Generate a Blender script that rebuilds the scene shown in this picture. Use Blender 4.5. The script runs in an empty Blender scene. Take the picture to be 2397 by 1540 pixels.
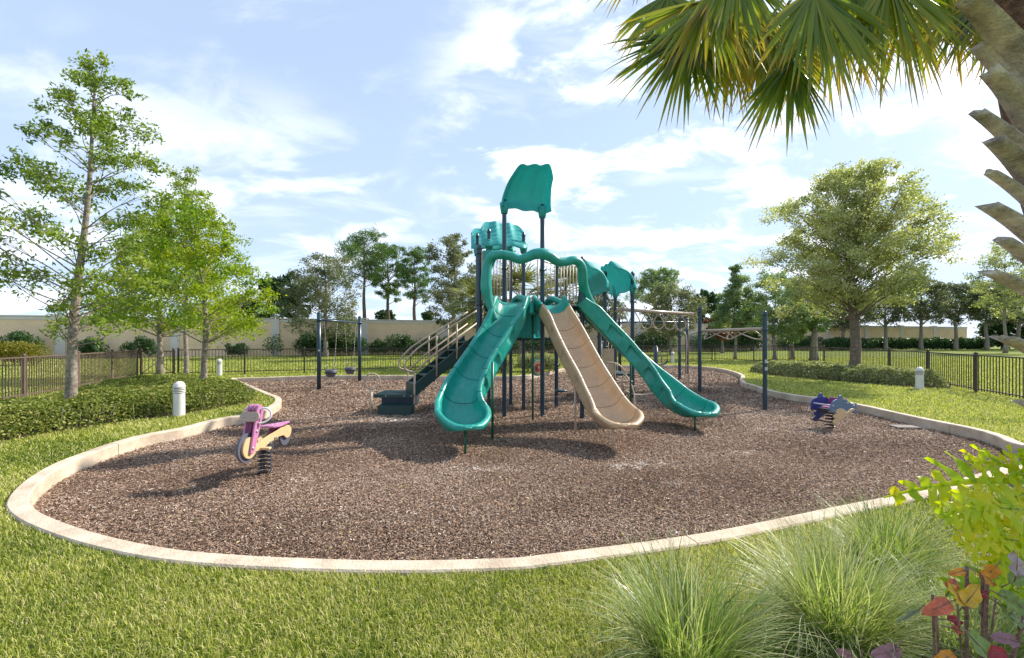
import bpy, bmesh, math, random
import numpy as np
from mathutils import Vector, Matrix, noise as mnoise

random.seed(7)
rng = np.random.default_rng(11)
R = math.radians
sc = bpy.context.scene
C = sc.collection

# ---------------------------------------------------------------- camera
cam_d = bpy.data.cameras.new('camera')
cam_d.sensor_width = 36.0
cam_d.lens = 36.0 * 1000 / 2396
cam_d.shift_y = 21 / 2396
cam_d.clip_start = 0.05
cam_d.clip_end = 2000
cam = bpy.data.objects.new('camera', cam_d)
C.objects.link(cam)
CAMZ = 1.56
cam.location = (0, 0, CAMZ)
cam.rotation_euler = (R(90), 0, 0)
sc.camera = cam

# ---------------------------------------------------------------- light
SUN_EL, SUN_AZ = 38.0, 60.0           # azimuth clockwise from +Y
world = bpy.data.worlds.new("World")
sc.world = world
world.use_nodes = True
wt = world.node_tree
wt.nodes.clear()
def WN(t, **k):
    n = wt.nodes.new(t)
    for a, b in k.items():
        setattr(n, a, b)
    return n
wl = wt.links.new
def wmath(op, a, b=None, clamp=False):
    n = WN('ShaderNodeMath', operation=op)
    n.use_clamp = clamp
    for i, v in enumerate((a, b)):
        if v is None:
            continue
        if isinstance(v, (int, float)):
            n.inputs[i].default_value = v
        else:
            wl(v, n.inputs[i])
    return n.outputs[0]
tc = WN('ShaderNodeTexCoord')
sep = WN('ShaderNodeSeparateXYZ')
wl(tc.outputs['Generated'], sep.inputs[0])
zc = wmath('ADD', wmath('MAXIMUM', sep.outputs[2], 0.0), 0.30)
cu = wmath('DIVIDE', sep.outputs[0], zc)
cv = wmath('DIVIDE', sep.outputs[1], zc)
comb = WN('ShaderNodeCombineXYZ')
wl(cu, comb.inputs[0]); wl(cv, comb.inputs[1])
sky = WN('ShaderNodeTexSky', sky_type='NISHITA')
sky.sun_disc = False
sky.sun_elevation = R(SUN_EL)
sky.sun_rotation = R(SUN_AZ)
sky.air_density = 1.0
sky.dust_density = 0.6
sky.ozone_density = 1.5
def cloud_layer(scale, rot, sx, sy, detail, rough, lo, hi, dist=0.4, off=(0, 0, 0)):
    m = WN('ShaderNodeMapping')
    m.inputs['Rotation'].default_value = (0, 0, rot)
    m.inputs['Scale'].default_value = (sx, sy, 1)
    m.inputs['Location'].default_value = off
    wl(comb.outputs[0], m.inputs[0])
    n = WN('ShaderNodeTexNoise')
    n.inputs['Scale'].default_value = scale
    n.inputs['Detail'].default_value = detail
    n.inputs['Roughness'].default_value = rough
    n.inputs['Distortion'].default_value = dist
    wl(m.outputs[0], n.inputs['Vector'])
    r = WN('ShaderNodeMapRange', interpolation_type='SMOOTHSTEP')
    r.inputs[1].default_value = lo
    r.inputs[2].default_value = hi
    wl(n.outputs[0], r.inputs[0])
    return r.outputs[0]
def blob(cx, cy, cz, lo, hi):
    """soft patch of cloud cover around a compass direction"""
    d = Vector((cx, cy, cz)).normalized()
    n = WN('ShaderNodeVectorMath', operation='DOT_PRODUCT')
    nn = WN('ShaderNodeVectorMath', operation='NORMALIZE')
    wl(tc.outputs['Generated'], nn.inputs[0])
    wl(nn.outputs[0], n.inputs[0])
    n.inputs[1].default_value = d
    r = WN('ShaderNodeMapRange', interpolation_type='SMOOTHSTEP')
    r.inputs[1].default_value = lo
    r.inputs[2].default_value = hi
    wl(n.outputs['Value'], r.inputs[0])
    return r.outputs[0]
puffs = cloud_layer(3.0, R(-28), 1.0, 1.5, 10, 0.60, 0.45, 0.66, 0.35, (1.3, 0.4, 0))
wisps = cloud_layer(1.25, R(40), 1.0, 2.4, 10, 0.62, 0.50, 0.78, 0.6, (3.1, 7.7, 0))
low = cloud_layer(3.0, R(10), 1.0, 1.3, 8, 0.55, 0.44, 0.62, 0.3, (5.0, 2.2, 0))
mk = wmath('MAXIMUM', blob(0.36, 1, 0.42, 0.84, 0.965), blob(0.62, 1, 0.52, 0.86, 0.985))
cl = wmath('MULTIPLY', puffs, mk)
w2 = wmath('MULTIPLY', wisps, 0.42)
mlow = wmath('MAXIMUM', blob(-0.55, 1, 0.16, 0.93, 0.985), blob(-0.9, 1, 0.2, 0.93, 0.99))
cl = wmath('MAXIMUM', cl, w2)
cl = wmath('MAXIMUM', cl, wmath('MULTIPLY', wmath('MULTIPLY', low, mlow), 0.5))
veil = WN('ShaderNodeMapRange', interpolation_type='SMOOTHSTEP')   # thin high veil, thicker to the horizon
veil.inputs[1].default_value = 0.65; veil.inputs[2].default_value = 0.0
veil.inputs[3].default_value = 0.62; veil.inputs[4].default_value = 0.85
wl(sep.outputs[2], veil.inputs[0])
mixv = WN('ShaderNodeMix', data_type='RGBA')
wl(veil.outputs[0], mixv.inputs[0])
wl(sky.outputs[0], mixv.inputs[6])
mixv.inputs[7].default_value = (4.3, 5.4, 7.2, 1)
mixc = WN('ShaderNodeMix', data_type='RGBA')
wl(cl, mixc.inputs[0])
wl(mixv.outputs[2], mixc.inputs[6])
mixc.inputs[7].default_value = (9.6, 9.8, 10.4, 1)
bg = WN('ShaderNodeBackground')
bg.inputs[1].default_value = 0.10
wl(mixc.outputs[2], bg.inputs[0])
wo = WN('ShaderNodeOutputWorld')
wl(bg.outputs[0], wo.inputs[0])

sun_d = bpy.data.lights.new('sun', 'SUN')
sun_d.energy = 4.1
sun_d.angle = R(1.2)
sun_d.color = (1.0, 0.94, 0.84)
sun = bpy.data.objects.new('sun', sun_d)
C.objects.link(sun)
_sd = Vector((math.sin(R(SUN_AZ)) * math.cos(R(SUN_EL)), math.cos(R(SUN_AZ)) * math.cos(R(SUN_EL)), math.sin(R(SUN_EL))))
sun.rotation_euler = _sd.to_track_quat('Z', 'Y').to_euler()
sun.location = (20, 12, 20)

sc.view_settings.view_transform = 'Standard'
sc.view_settings.look = 'None'
sc.view_settings.exposure = 0.78
sc.view_settings.gamma = 1.0
sc.view_settings.use_curve_mapping = False
sc.cycles.max_bounces = 8
sc.cycles.transparent_max_bounces = 8
sc.cycles.use_denoising = True

# ---------------------------------------------------------------- helpers
HX, HY, FP = 1198.0, 791.0, 1000.0
def at(x, y, Y):                    # photo pixel (2396 wide) at depth Y
    return Vector(((x - HX) * Y / FP, Y, CAMZ - (y - HY) * Y / FP))
def gp(x, y, z=0.0):                # photo pixel on the level z
    Y = FP * (CAMZ - z) / (y - HY)
    return Vector(((x - HX) * Y / FP, Y, z))
MZ = -0.15                          # level of the mulch

def lin(c):
    return tuple(((v / 255) / 12.92 if v / 255 <= 0.04045 else ((v / 255 + 0.055) / 1.055) ** 2.4) for v in c)

MATS = {}
def mat(name, col, rough=0.5, var=0.0, vscale=4.0, bump=0.0, bscale=60.0, spec=0.5, metal=0.0, col2=None, coat=0.0):
    m = bpy.data.materials.new(name)
    m.use_nodes = True
    nt = m.node_tree
    b = nt.nodes['Principled BSDF']
    b.inputs['Roughness'].default_value = rough
    b.inputs['Metallic'].default_value = metal
    b.inputs['Specular IOR Level'].default_value = spec
    b.inputs['Coat Weight'].default_value = coat
    b.inputs['Coat Roughness'].default_value = 0.15
    tcn = nt.nodes.new('ShaderNodeTexCoord')
    if var > 0 or col2:
        n = nt.nodes.new('ShaderNodeTexNoise')
        n.inputs['Scale'].default_value = vscale
        n.inputs['Detail'].default_value = 6
        n.inputs['Roughness'].default_value = 0.65
        nt.links.new(tcn.outputs['Object'], n.inputs['Vector'])
        cr = nt.nodes.new('ShaderNodeValToRGB')
        cr.color_ramp.elements[0].position = 0.32
        cr.color_ramp.elements[1].position = 0.68
        c2 = col2 or tuple(min(1, v * (1 + var)) for v in col)
        c1 = tuple(v * (1 - var) for v in col)
        cr.color_ramp.elements[0].color = (*c1, 1)
        cr.color_ramp.elements[1].color = (*c2, 1)
        nt.links.new(n.outputs[0], cr.inputs[0])
        nt.links.new(cr.outputs[0], b.inputs['Base Color'])
    else:
        b.inputs['Base Color'].default_value = (*col, 1)
    if bump > 0:
        n2 = nt.nodes.new('ShaderNodeTexNoise')
        n2.inputs['Scale'].default_value = bscale
        n2.inputs['Detail'].default_value = 5
        nt.links.new(tcn.outputs['Object'], n2.inputs['Vector'])
        bp = nt.nodes.new('ShaderNodeBump')
        bp.inputs['Strength'].default_value = bump
        bp.inputs['Distance'].default_value = 0.02
        nt.links.new(n2.outputs[0], bp.inputs['Height'])
        nt.links.new(bp.outputs[0], b.inputs['Normal'])
    MATS[name] = m
    return m

def leafmat(name, cols, transl=0.35, rough=0.45, spec=0.35, tcol=(1.1, 1.25, 0.5)):
    """foliage: colour from the per-leaf 'tint' value"""
    m = bpy.data.materials.new(name)
    m.use_nodes = True
    nt = m.node_tree
    b = nt.nodes['Principled BSDF']
    out = nt.nodes['Material Output']
    b.inputs['Roughness'].default_value = rough
    b.inputs['Specular IOR Level'].default_value = spec
    a = nt.nodes.new('ShaderNodeAttribute')
    a.attribute_name = 'tint'
    cr = nt.nodes.new('ShaderNodeValToRGB')
    els = cr.color_ramp.elements
    while len(els) < len(cols):
        els.new(0.5)
    for i, c in enumerate(cols):
        els[i].position = i / (len(cols) - 1)
        els[i].color = (*c, 1)
    nt.links.new(a.outputs['Fac'], cr.inputs[0])
    nt.links.new(cr.outputs[0], b.inputs['Base Color'])
    if transl > 0:
        t = nt.nodes.new('ShaderNodeBsdfTranslucent')
        mul = nt.nodes.new('ShaderNodeMix')
        mul.data_type = 'RGBA'; mul.blend_type = 'MULTIPLY'
        mul.inputs[0].default_value = 1
        nt.links.new(cr.outputs[0], mul.inputs[6])
        mul.inputs[7].default_value = (*tcol, 1)
        nt.links.new(mul.outputs[2], t.inputs[0])
        mx = nt.nodes.new('ShaderNodeMixShader')
        mx.inputs[0].default_value = transl
        nt.links.new(b.outputs[0], mx.inputs[1])
        nt.links.new(t.outputs[0], mx.inputs[2])
        nt.links.new(mx.outputs[0], out.inputs[0])
    MATS[name] = m
    return m

class MB:
    def __init__(s):
        s.v = []; s.f = []; s.sm = []
    def add(s, vs, fs, smooth=False, M=None):
        o = len(s.v)
        for p in vs:
            p = Vector(p)
            s.v.append(M @ p if M is not None else p)
        for f in fs:
            s.f.append([i + o for i in f]); s.sm.append(smooth)
        return s
    def box(s, c, d, rz=0.0, M=None, bev=0.0):
        x, y, z = d[0] / 2, d[1] / 2, d[2] / 2
        if bev > 0:
            b = bev
            vs, fs = [], []
            bm = bmesh.new()
            bmesh.ops.create_cube(bm, size=1)
            for v in bm.verts:
                v.co = Vector((v.co.x * d[0], v.co.y * d[1], v.co.z * d[2]))
            bmesh.ops.bevel(bm, geom=bm.edges[:], offset=b, segments=2, affect='EDGES', profile=0.5)
            bm.verts.ensure_lookup_table()
            vs = [v.co.copy() for v in bm.verts]
            fs = [[v.index for v in f.verts] for f in bm.faces]
            bm.free()
        else:
            vs = [Vector(p) for p in ((-x, -y, -z), (x, -y, -z), (x, y, -z), (-x, y, -z), (-x, -y, z), (x, -y, z), (x, y, z), (-x, y, z))]
            fs = [(0, 3, 2, 1), (4, 5, 6, 7), (0, 1, 5, 4), (1, 2, 6, 5), (2, 3, 7, 6), (3, 0, 4, 7)]
        T = Matrix.Translation(Vector(c)) @ Matrix.Rotation(rz, 4, 'Z')
        if M is not None:
            T = M @ T
        return s.add(vs, fs, False, T)
    def tube(s, pts, r, n=10, closed=False, caps=True, flat=None, M=None):
        pts = [Vector(p) for p in pts]
        k = len(pts)
        rs = r if isinstance(r, (list, tuple)) else [r] * k
        vs, fs = [], []
        up = None
        for i, p in enumerate(pts):
            if closed:
                t = pts[(i + 1) % k] - pts[i - 1]
            else:
                t = pts[min(i + 1, k - 1)] - pts[max(i - 1, 0)]
            if t.length < 1e-9:
                t = Vector((0, 0, 1))
            t.normalize()
            if up is None:
                a = Vector((0, 0, 1)) if abs(t.z) < 0.9 else Vector((1, 0, 0))
                up = (a - t * a.dot(t)).normalized()
            else:
                up = up - t * up.dot(t)
                if up.length < 1e-6:
                    up = t.orthogonal()
                up.normalize()
            sd = t.cross(up)
            for j in range(n):
                a = 2 * math.pi * j / n
                vs.append(p + (up * math.cos(a) + sd * math.sin(a) * (flat or 1.0)) * rs[i])
        m = k if closed else k - 1
        for i in range(m):
            for j in range(n):
                a = i * n + j; b = i * n + (j + 1) % n
                c = ((i + 1) % k) * n + (j + 1) % n; d = ((i + 1) % k) * n + j
                fs.append((a, b, c, d))
        s.add(vs, fs, True, M)
        if caps and not closed:
            o = len(s.v) - len(vs)
            s.f.append([o + j for j in range(n)][::-1]); s.sm.append(False)
            s.f.append([o + (k - 1) * n + j for j in range(n)]); s.sm.append(False)
        return s
    def cyl(s, p0, p1, r, n=16, r2=None):
        return s.tube([p0, p1], [r, r if r2 is None else r2], n)
    def lathe(s, prof, c=(0, 0, 0), n=20, M=None):
        vs, fs = [], []
        for (r, z) in prof:
            for j in range(n):
                a = 2 * math.pi * j / n
                vs.append(Vector((c[0] + r * math.cos(a), c[1] + r * math.sin(a), c[2] + z)))
        for i in range(len(prof) - 1):
            for j in range(n):
                fs.append((i * n + j, i * n + (j + 1) % n, (i + 1) * n + (j + 1) % n, (i + 1) * n + j))
        return s.add(vs, fs, True, M)
    def prism(s, outline, th, M, bev=0.0):
        """outline in local XY, thickness along local Z centred, bevelled edges"""
        bm = bmesh.new()
        vs = [bm.verts.new((p[0], p[1], -th / 2)) for p in outline]
        f = bm.faces.new(vs)
        r = bmesh.ops.extrude_face_region(bm, geom=[f])
        for e in r['geom']:
            if isinstance(e, bmesh.types.BMVert):
                e.co.z = th / 2
        bmesh.ops.recalc_face_normals(bm, faces=bm.faces[:])
        if bev > 0:
            ed = [e for e in bm.edges if abs(e.verts[0].co.z - e.verts[1].co.z) < 1e-6]
            bmesh.ops.bevel(bm, geom=ed, offset=bev, segments=2, affect='EDGES', profile=0.5)
        bmesh.ops.triangulate(bm, faces=[f for f in bm.faces if len(f.verts) > 4])
        bm.verts.ensure_lookup_table(); bm.verts.index_update()
        s.add([v.co.copy() for v in bm.verts], [[v.index for v in f.verts] for f in bm.faces], False, M)
        bm.free()
        return s

def link(name, me, m, parent=None):
    me.materials.append(m)
    o = bpy.data.objects.new(name, me)
    C.objects.link(o)
    if parent is not None:
        o.parent = parent
    return o
def build(name, mb, m, parent=None, base=None, label=None):
    b = Vector(base) if base is not None else Vector((0, 0, 0))
    me = bpy.data.meshes.new(name)
    me.from_pydata([tuple(v - b) for v in mb.v], [], mb.f)
    me.polygons.foreach_set('use_smooth', mb.sm)
    me.validate()
    me.update()
    o = link(name, me, m, parent)
    if label:
        o['label'] = label
    return o
def tag(o, label=None, cat=None, group=None, kind=None):
    if label: o['label'] = label
    if cat: o['category'] = cat
    if group: o['group'] = group
    if kind: o['kind'] = kind
    return o
class Thing:
    def __init__(s, name, label, cat, base=(0, 0, 0), group=None, local=False, rz=0.0):
        s.e = bpy.data.objects.new(name, None)
        s.e.empty_display_size = 0.2
        C.objects.link(s.e)
        s.e.location = base
        s.e.rotation_euler = (0, 0, rz)
        s.base = Vector((0, 0, 0)) if local else Vector(base)
        tag(s.e, label, cat, group)
    def part(s, name, mb, m, label=None, parent=None):
        return build(name, mb, m, parent or s.e, s.base, label)
def solo(name, label, cat, mb, m, base, group=None, kind=None):
    o = build(name, mb, m, None, base)
    o.location = base
    return tag(o, label, cat, group, kind)
def children(o):
    return [x for x in bpy.data.objects if x.parent == o]
def copy_tree(o, parent=None):
    c = o.copy(); C.objects.link(c); c.parent = parent
    for ch in children(o):
        copy_tree(ch, c)
    return c

def fast_mesh(name, V, F, tint, m, parent=None, base=None, smooth=False):
    """V (n,3), F (m,k), tint (n,)"""
    if base is not None:
        V = V - np.array(base, dtype=float)[None, :]
    me = bpy.data.meshes.new(name)
    n, k = F.shape
    me.vertices.add(len(V)); me.vertices.foreach_set('co', V.astype(np.float32).ravel())
    me.loops.add(n * k); me.loops.foreach_set('vertex_index', F.astype(np.int32).ravel())
    me.polygons.add(n)
    me.polygons.foreach_set('loop_start', np.arange(0, n * k, k, dtype=np.int32))
    me.polygons.foreach_set('loop_total', np.full(n, k, dtype=np.int32))
    if smooth:
        me.polygons.foreach_set('use_smooth', np.ones(n, dtype=bool))
    me.update(calc_edges=True)
    if tint is not None:
        at_ = me.attributes.new('tint', 'FLOAT', 'POINT')
        at_.data.foreach_set('value', tint.astype(np.float32))
    return link(name, me, m, parent)

def spline(pts, n=12, closed=False):
    """Catmull-Rom through the points"""
    P = [Vector(p) for p in pts]
    k = len(P)
    out = []
    segs = k if closed else k - 1
    for i in range(segs):
        p1 = P[i]; p2 = P[(i + 1) % k]
        p0 = P[(i - 1) % k] if (closed or i > 0) else p1 + (p1 - p2)
        p3 = P[(i + 2) % k] if (closed or i + 2 < k) else p2 + (p2 - p1)
        for j in range(n):
            t = j / n
            out.append(0.5 * ((2 * p1) + (p2 - p0) * t + (2 * p0 - 5 * p1 + 4 * p2 - p3) * t * t + (3 * p1 - p0 - 3 * p2 + p3) * t ** 3))
    if not closed:
        out.append(P[-1].copy())
    return out
def resample(pts, step, closed=False):
    P = list(pts) + ([pts[0]] if closed else [])
    L = [0.0]
    for a, b in zip(P, P[1:]):
        L.append(L[-1] + (b - a).length)
    n = max(2, int(round(L[-1] / step)))
    out = []
    j = 0
    for i in range(n if closed else n + 1):
        s = L[-1] * i / n
        while j < len(L) - 2 and L[j + 1] < s:
            j += 1
        t = (s - L[j]) / max(1e-9, L[j + 1] - L[j])
        out.append(P[j].lerp(P[j + 1], t))
    return out
def inside(px, py, poly):
    res = np.zeros(px.shape, dtype=bool)
    n = len(poly)
    for i in range(n):
        x1, y1 = poly[i][0], poly[i][1]; x2, y2 = poly[(i + 1) % n][0], poly[(i + 1) % n][1]
        if y1 == y2:
            continue
        c = ((y1 > py) != (y2 > py)) & (px < (x2 - x1) * (py - y1) / (y2 - y1) + x1)
        res ^= c
    return res

# ---------------------------------------------------------------- materials
GREEN = mat('green_plastic', (0.006, 0.29, 0.225), 0.26, 0.16, 2.5, 0.05, 9, spec=0.55)
TAN = mat('tan_plastic', (0.52, 0.355, 0.205), 0.30, 0.14, 3.0, 0.05, 9, spec=0.5)
ROOFM = mat('roof_plastic', (0.05, 0.45, 0.415), 0.38, 0.12, 2.0, 0.03, 9)
def scuffed(m, col, amount):
    nt = m.node_tree; b = nt.nodes['Principled BSDF']
    t = nt.nodes.new('ShaderNodeTexCoord')
    mp = nt.nodes.new('ShaderNodeMapping'); mp.inputs['Scale'].default_value = (3.0, .9, 1.6)
    nt.links.new(t.outputs['Object'], mp.inputs[0])
    n = nt.nodes.new('ShaderNodeTexNoise'); n.inputs['Scale'].default_value = 5; n.inputs['Detail'].default_value = 12; n.inputs['Roughness'].default_value = .75; n.inputs['Distortion'].default_value = .6
    nt.links.new(mp.outputs[0], n.inputs['Vector'])
    r = nt.nodes.new('ShaderNodeMapRange'); r.inputs[1].default_value = .50; r.inputs[2].default_value = .74; r.inputs[4].default_value = amount
    nt.links.new(n.outputs[0], r.inputs[0])
    src = b.inputs['Base Color'].links[0].from_socket
    mx = nt.nodes.new('ShaderNodeMix'); mx.data_type = 'RGBA'; mx.inputs[7].default_value = (*col, 1)
    nt.links.new(r.outputs[0], mx.inputs[0]); nt.links.new(src, mx.inputs[6]); nt.links.new(mx.outputs[2], b.inputs['Base Color'])
    r2 = nt.nodes.new('ShaderNodeMapRange'); r2.inputs[1].default_value = .35; r2.inputs[2].default_value = .7; r2.inputs[3].default_value = b.inputs['Roughness'].default_value; r2.inputs[4].default_value = b.inputs['Roughness'].default_value + .3
    nt.links.new(n.outputs[0], r2.inputs[0]); nt.links.new(r2.outputs[0], b.inputs['Roughness'])
scuffed(GREEN, (.20, .50, .45), .38); scuffed(TAN, (.74, .58, .45), .28); scuffed(ROOFM, (.3, .6, .55), .2)
def translucent(m, fac, col):
    nt = m.node_tree; out = nt.nodes['Material Output']; b = nt.nodes['Principled BSDF']
    t = nt.nodes.new('ShaderNodeBsdfTranslucent'); t.inputs[0].default_value = (*col, 1)
    mx = nt.nodes.new('ShaderNodeMixShader'); mx.inputs[0].default_value = fac
    nt.links.new(b.outputs[0], mx.inputs[1]); nt.links.new(t.outputs[0], mx.inputs[2]); nt.links.new(mx.outputs[0], out.inputs[0])
translucent(ROOFM, .34, (0.06, 0.66, 0.66))
SEAM = mat('seam_shadow', (0.003, 0.03, 0.025), 0.7)
NAVY = mat('navy_post_paint', (0.022, 0.05, 0.075), 0.30, 0.2, 8.0, spec=0.5)
DGREEN = mat('dark_green_coating', (0.012, 0.05, 0.045), 0.45, 0.2, 5.0)
LEGGREEN = mat('green_leg_paint', (0.006, 0.10, 0.045), 0.35, 0.1, 5.0)
TANP = mat('tan_metal_paint', (0.50, 0.38, 0.28), 0.38, 0.12, 6.0)
TANP2 = mat('tan_panel', (0.50, 0.36, 0.22), 0.5, 0.1, 6.0)
CHAIN = mat('galvanised_chain', (0.32, 0.31, 0.30), 0.45, 0.2, 20, metal=0.6)
RUBBER = mat('black_rubber', (0.045, 0.045, 0.06), 0.55, 0.15, 8)
GREYSEAT = mat('grey_seat', (0.13, 0.13, 0.16), 0.6, 0.15, 8)
LIGHTPL = mat('pale_liner', (0.55, 0.55, 0.55), 0.6, 0.1, 8)
PINK = mat('pink_board', (0.52, 0.20, 0.37), 0.42, 0.12, 12)
DPINK = mat('dark_pink_board', (0.20, 0.03, 0.10), 0.5, 0.12, 12)
SAND = mat('sand_board', (0.66, 0.46, 0.24), 0.45, 0.08, 12)
PLATE = mat('beige_board', (0.42, 0.31, 0.24), 0.45, 0.08, 12)
TYRE = mat('dark_grey_board', (0.10, 0.10, 0.13), 0.5, 0.15, 12)
WHITEP = mat('white_coated_tube', (0.72, 0.66, 0.70), 0.4, 0.08, 9)
SPRING = mat('black_spring', (0.018, 0.016, 0.022), 0.38, 0.3, 14)
BLUEG = mat('blue_grey_board', (0.10, 0.16, 0.26), 0.45, 0.12, 9)
BLUE = mat('deep_blue_board', (0.035, 0.055, 0.22), 0.45, 0.12, 9)
BOLT = mat('bolt_metal', (0.5, 0.47, 0.42), 0.4, 0.1, 9, metal=0.7)
ORANGE = mat('orange_board', (0.65, 0.25, 0.04), 0.5, 0.1, 9)
REDB = mat('red_board', (0.38, 0.05, 0.04), 0.5, 0.1, 9)
SHADEBRONZE = mat('shaded_bronze_fence_paint', (0.055, 0.042, 0.034), 0.5, 0.2, 6)  # back and right fences: same bronze, darker copy with shade put into the colour
LITBRONZE = mat('lit_bronze_fence_paint', (0.135, 0.090, 0.068), 0.5, 0.2, 6)  # left fence and gate: same bronze, browner copy with sunlight put into the colour
STUCCO = mat('beige_stucco', (0.88, 0.63, 0.40), 0.85, 0.10, 1.2, 0.35, 40)
PALEST = mat('pale_stucco', (0.74, 0.66, 0.60), 0.85, 0.08, 1.5, 0.3, 40)
BARK = mat('grey_bark', (0.20, 0.15, 0.11), 0.9, 0.45, 14, 0.8, 60, col2=(0.42, 0.36, 0.29))
DBARK = mat('brown_bark', (0.12, 0.085, 0.06), 0.9, 0.4, 9, 0.9, 40)
WHITE = mat('white_bollard_paint', (0.74, 0.71, 0.66), 0.5, 0.08, 5)
DARKV = mat('dark_vent', (0.05, 0.05, 0.05), 0.7)
STEEL = mat('worn_steel_plate', (0.20, 0.175, 0.155), 0.85, 0.15, 12)
STICK = mat('white_sticker', (0.72, 0.72, 0.70), 0.6)
PRINT = mat('sticker_print', (0.10, 0.12, 0.12), 0.6)
SOIL = mat('brown_soil', (0.10, 0.055, 0.035), 0.95, 0.5, 14, 0.9, 40)

OAKBARK = mat('oak_bark', (0.17, 0.125, 0.09), 0.9, 0.4, 12, 0.9, 45, col2=(0.26, 0.20, 0.15))
scuffed(STUCCO, (.62, .46, .30), .25); scuffed(PALEST, (.50, .44, .38), .35)
# kerb concrete with stains
KERB = mat('kerb_concrete', (0.50, 0.385, 0.275), 0.88, 0.1, 3.0, 0.5, 55, col2=(0.74, 0.61, 0.46))
# lawn sheet
def ground_mat(name, cols, scales, bump, bscale, vor=None, rough=0.9):
    m = bpy.data.materials.new(name); m.use_nodes = True
    nt = m.node_tree; b = nt.nodes['Principled BSDF']
    b.inputs['Roughness'].default_value = rough
    b.inputs['Specular IOR Level'].default_value = 0.15
    t = nt.nodes.new('ShaderNodeTexCoord')
    prev = None
    for i, (c, sc_) in enumerate(zip(cols[1:], scales)):
        n = nt.nodes.new('ShaderNodeTexNoise')
        n.inputs['Scale'].default_value = sc_
        n.inputs['Detail'].default_value = 8
        n.inputs['Roughness'].default_value = 0.6
        nt.links.new(t.outputs['Object'], n.inputs['Vector'])
        mr = nt.nodes.new('ShaderNodeMapRange')
        mr.inputs[1].default_value = 0.40; mr.inputs[2].default_value = 0.62
        nt.links.new(n.outputs[0], mr.inputs[0])
        mx = nt.nodes.new('ShaderNodeMix'); mx.data_type = 'RGBA'
        nt.links.new(mr.outputs[0], mx.inputs[0])
        if prev is None:
            mx.inputs[6].default_value = (*cols[0], 1)
        else:
            nt.links.new(prev, mx.inputs[6])
        mx.inputs[7].default_value = (*c, 1)
        prev = mx.outputs[2]
    h = None
    if vor:
        v = nt.nodes.new('ShaderNodeTexVoronoi')
        v.inputs['Scale'].default_value = vor[0]
        mp = nt.nodes.new('ShaderNodeMapping')
        mp.inputs['Scale'].default_value = (1, 1.6, 1)
        nt.links.new(t.outputs['Object'], mp.inputs[0])
        nn = nt.nodes.new('ShaderNodeTexNoise'); nn.inputs['Scale'].default_value = 30
        nt.links.new(mp.outputs[0], nn.inputs['Vector'])
        va = nt.nodes.new('ShaderNodeVectorMath'); va.operation = 'MULTIPLY_ADD'
        nt.links.new(nn.outputs[1], va.inputs[0]); va.inputs[1].default_value = (0.05, 0.05, 0.05)
        nt.links.new(mp.outputs[0], va.inputs[2])
        nt.links.new(va.outputs[0], v.inputs['Vector'])
        sepc = nt.nodes.new('ShaderNodeSeparateColor')
        nt.links.new(v.outputs['Color'], sepc.inputs[0])
        cr = nt.nodes.new('ShaderNodeValToRGB')
        e = cr.color_ramp.elements
        e[0].position = 0; e[0].color = (*vor[1], 1)
        e[1].position = 1; e[1].color = (*vor[3], 1)
        x = e.new(0.6); x.color = (*vor[2], 1)
        nt.links.new(sepc.outputs[0], cr.inputs[0])
        mx = nt.nodes.new('ShaderNodeMix'); mx.data_type = 'RGBA'; mx.blend_type = 'MULTIPLY'
        mx.inputs[0].default_value = 1
        nt.links.new(prev, mx.inputs[6]); nt.links.new(cr.outputs[0], mx.inputs[7])
        prev = mx.outputs[2]
        h = v.outputs['Distance']
    nt.links.new(prev, b.inputs['Base Color'])
    nb = nt.nodes.new('ShaderNodeTexNoise'); nb.inputs['Scale'].default_value = bscale; nb.inputs['Detail'].default_value = 6
    nt.links.new(t.outputs['Object'], nb.inputs['Vector'])
    bp = nt.nodes.new('ShaderNodeBump'); bp.inputs['Strength'].default_value = bump; bp.inputs['Distance'].default_value = 0.04
    nt.links.new(nb.outputs[0], bp.inputs['Height'])
    if h is not None:
        bp2 = nt.nodes.new('ShaderNodeBump'); bp2.inputs['Strength'].default_value = 0.9; bp2.inputs['Distance'].default_value = 0.02
        bp2.invert = True
        nt.links.new(h, bp2.inputs['Height']); nt.links.new(bp.outputs[0], bp2.inputs['Normal'])
        nt.links.new(bp2.outputs[0], b.inputs['Normal'])
    else:
        nt.links.new(bp.outputs[0], b.inputs['Normal'])
    return m
LAWN = ground_mat('lawn_turf', [(0.13, 0.17, 0.02), (0.24, 0.29, 0.022), (0.17, 0.20, 0.03)], [0.35, 6.0], 0.8, 90)
MULCH = ground_mat('mulch_ground', [(0.18, 0.115, 0.078), (0.24, 0.16, 0.112), (0.20, 0.13, 0.09)], [0.5, 5.0], 0.6, 50,
                   vor=(42, (0.35, 0.33, 0.32), (0.9, 0.88, 0.85), (1.9, 1.75, 1.6)))

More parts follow.
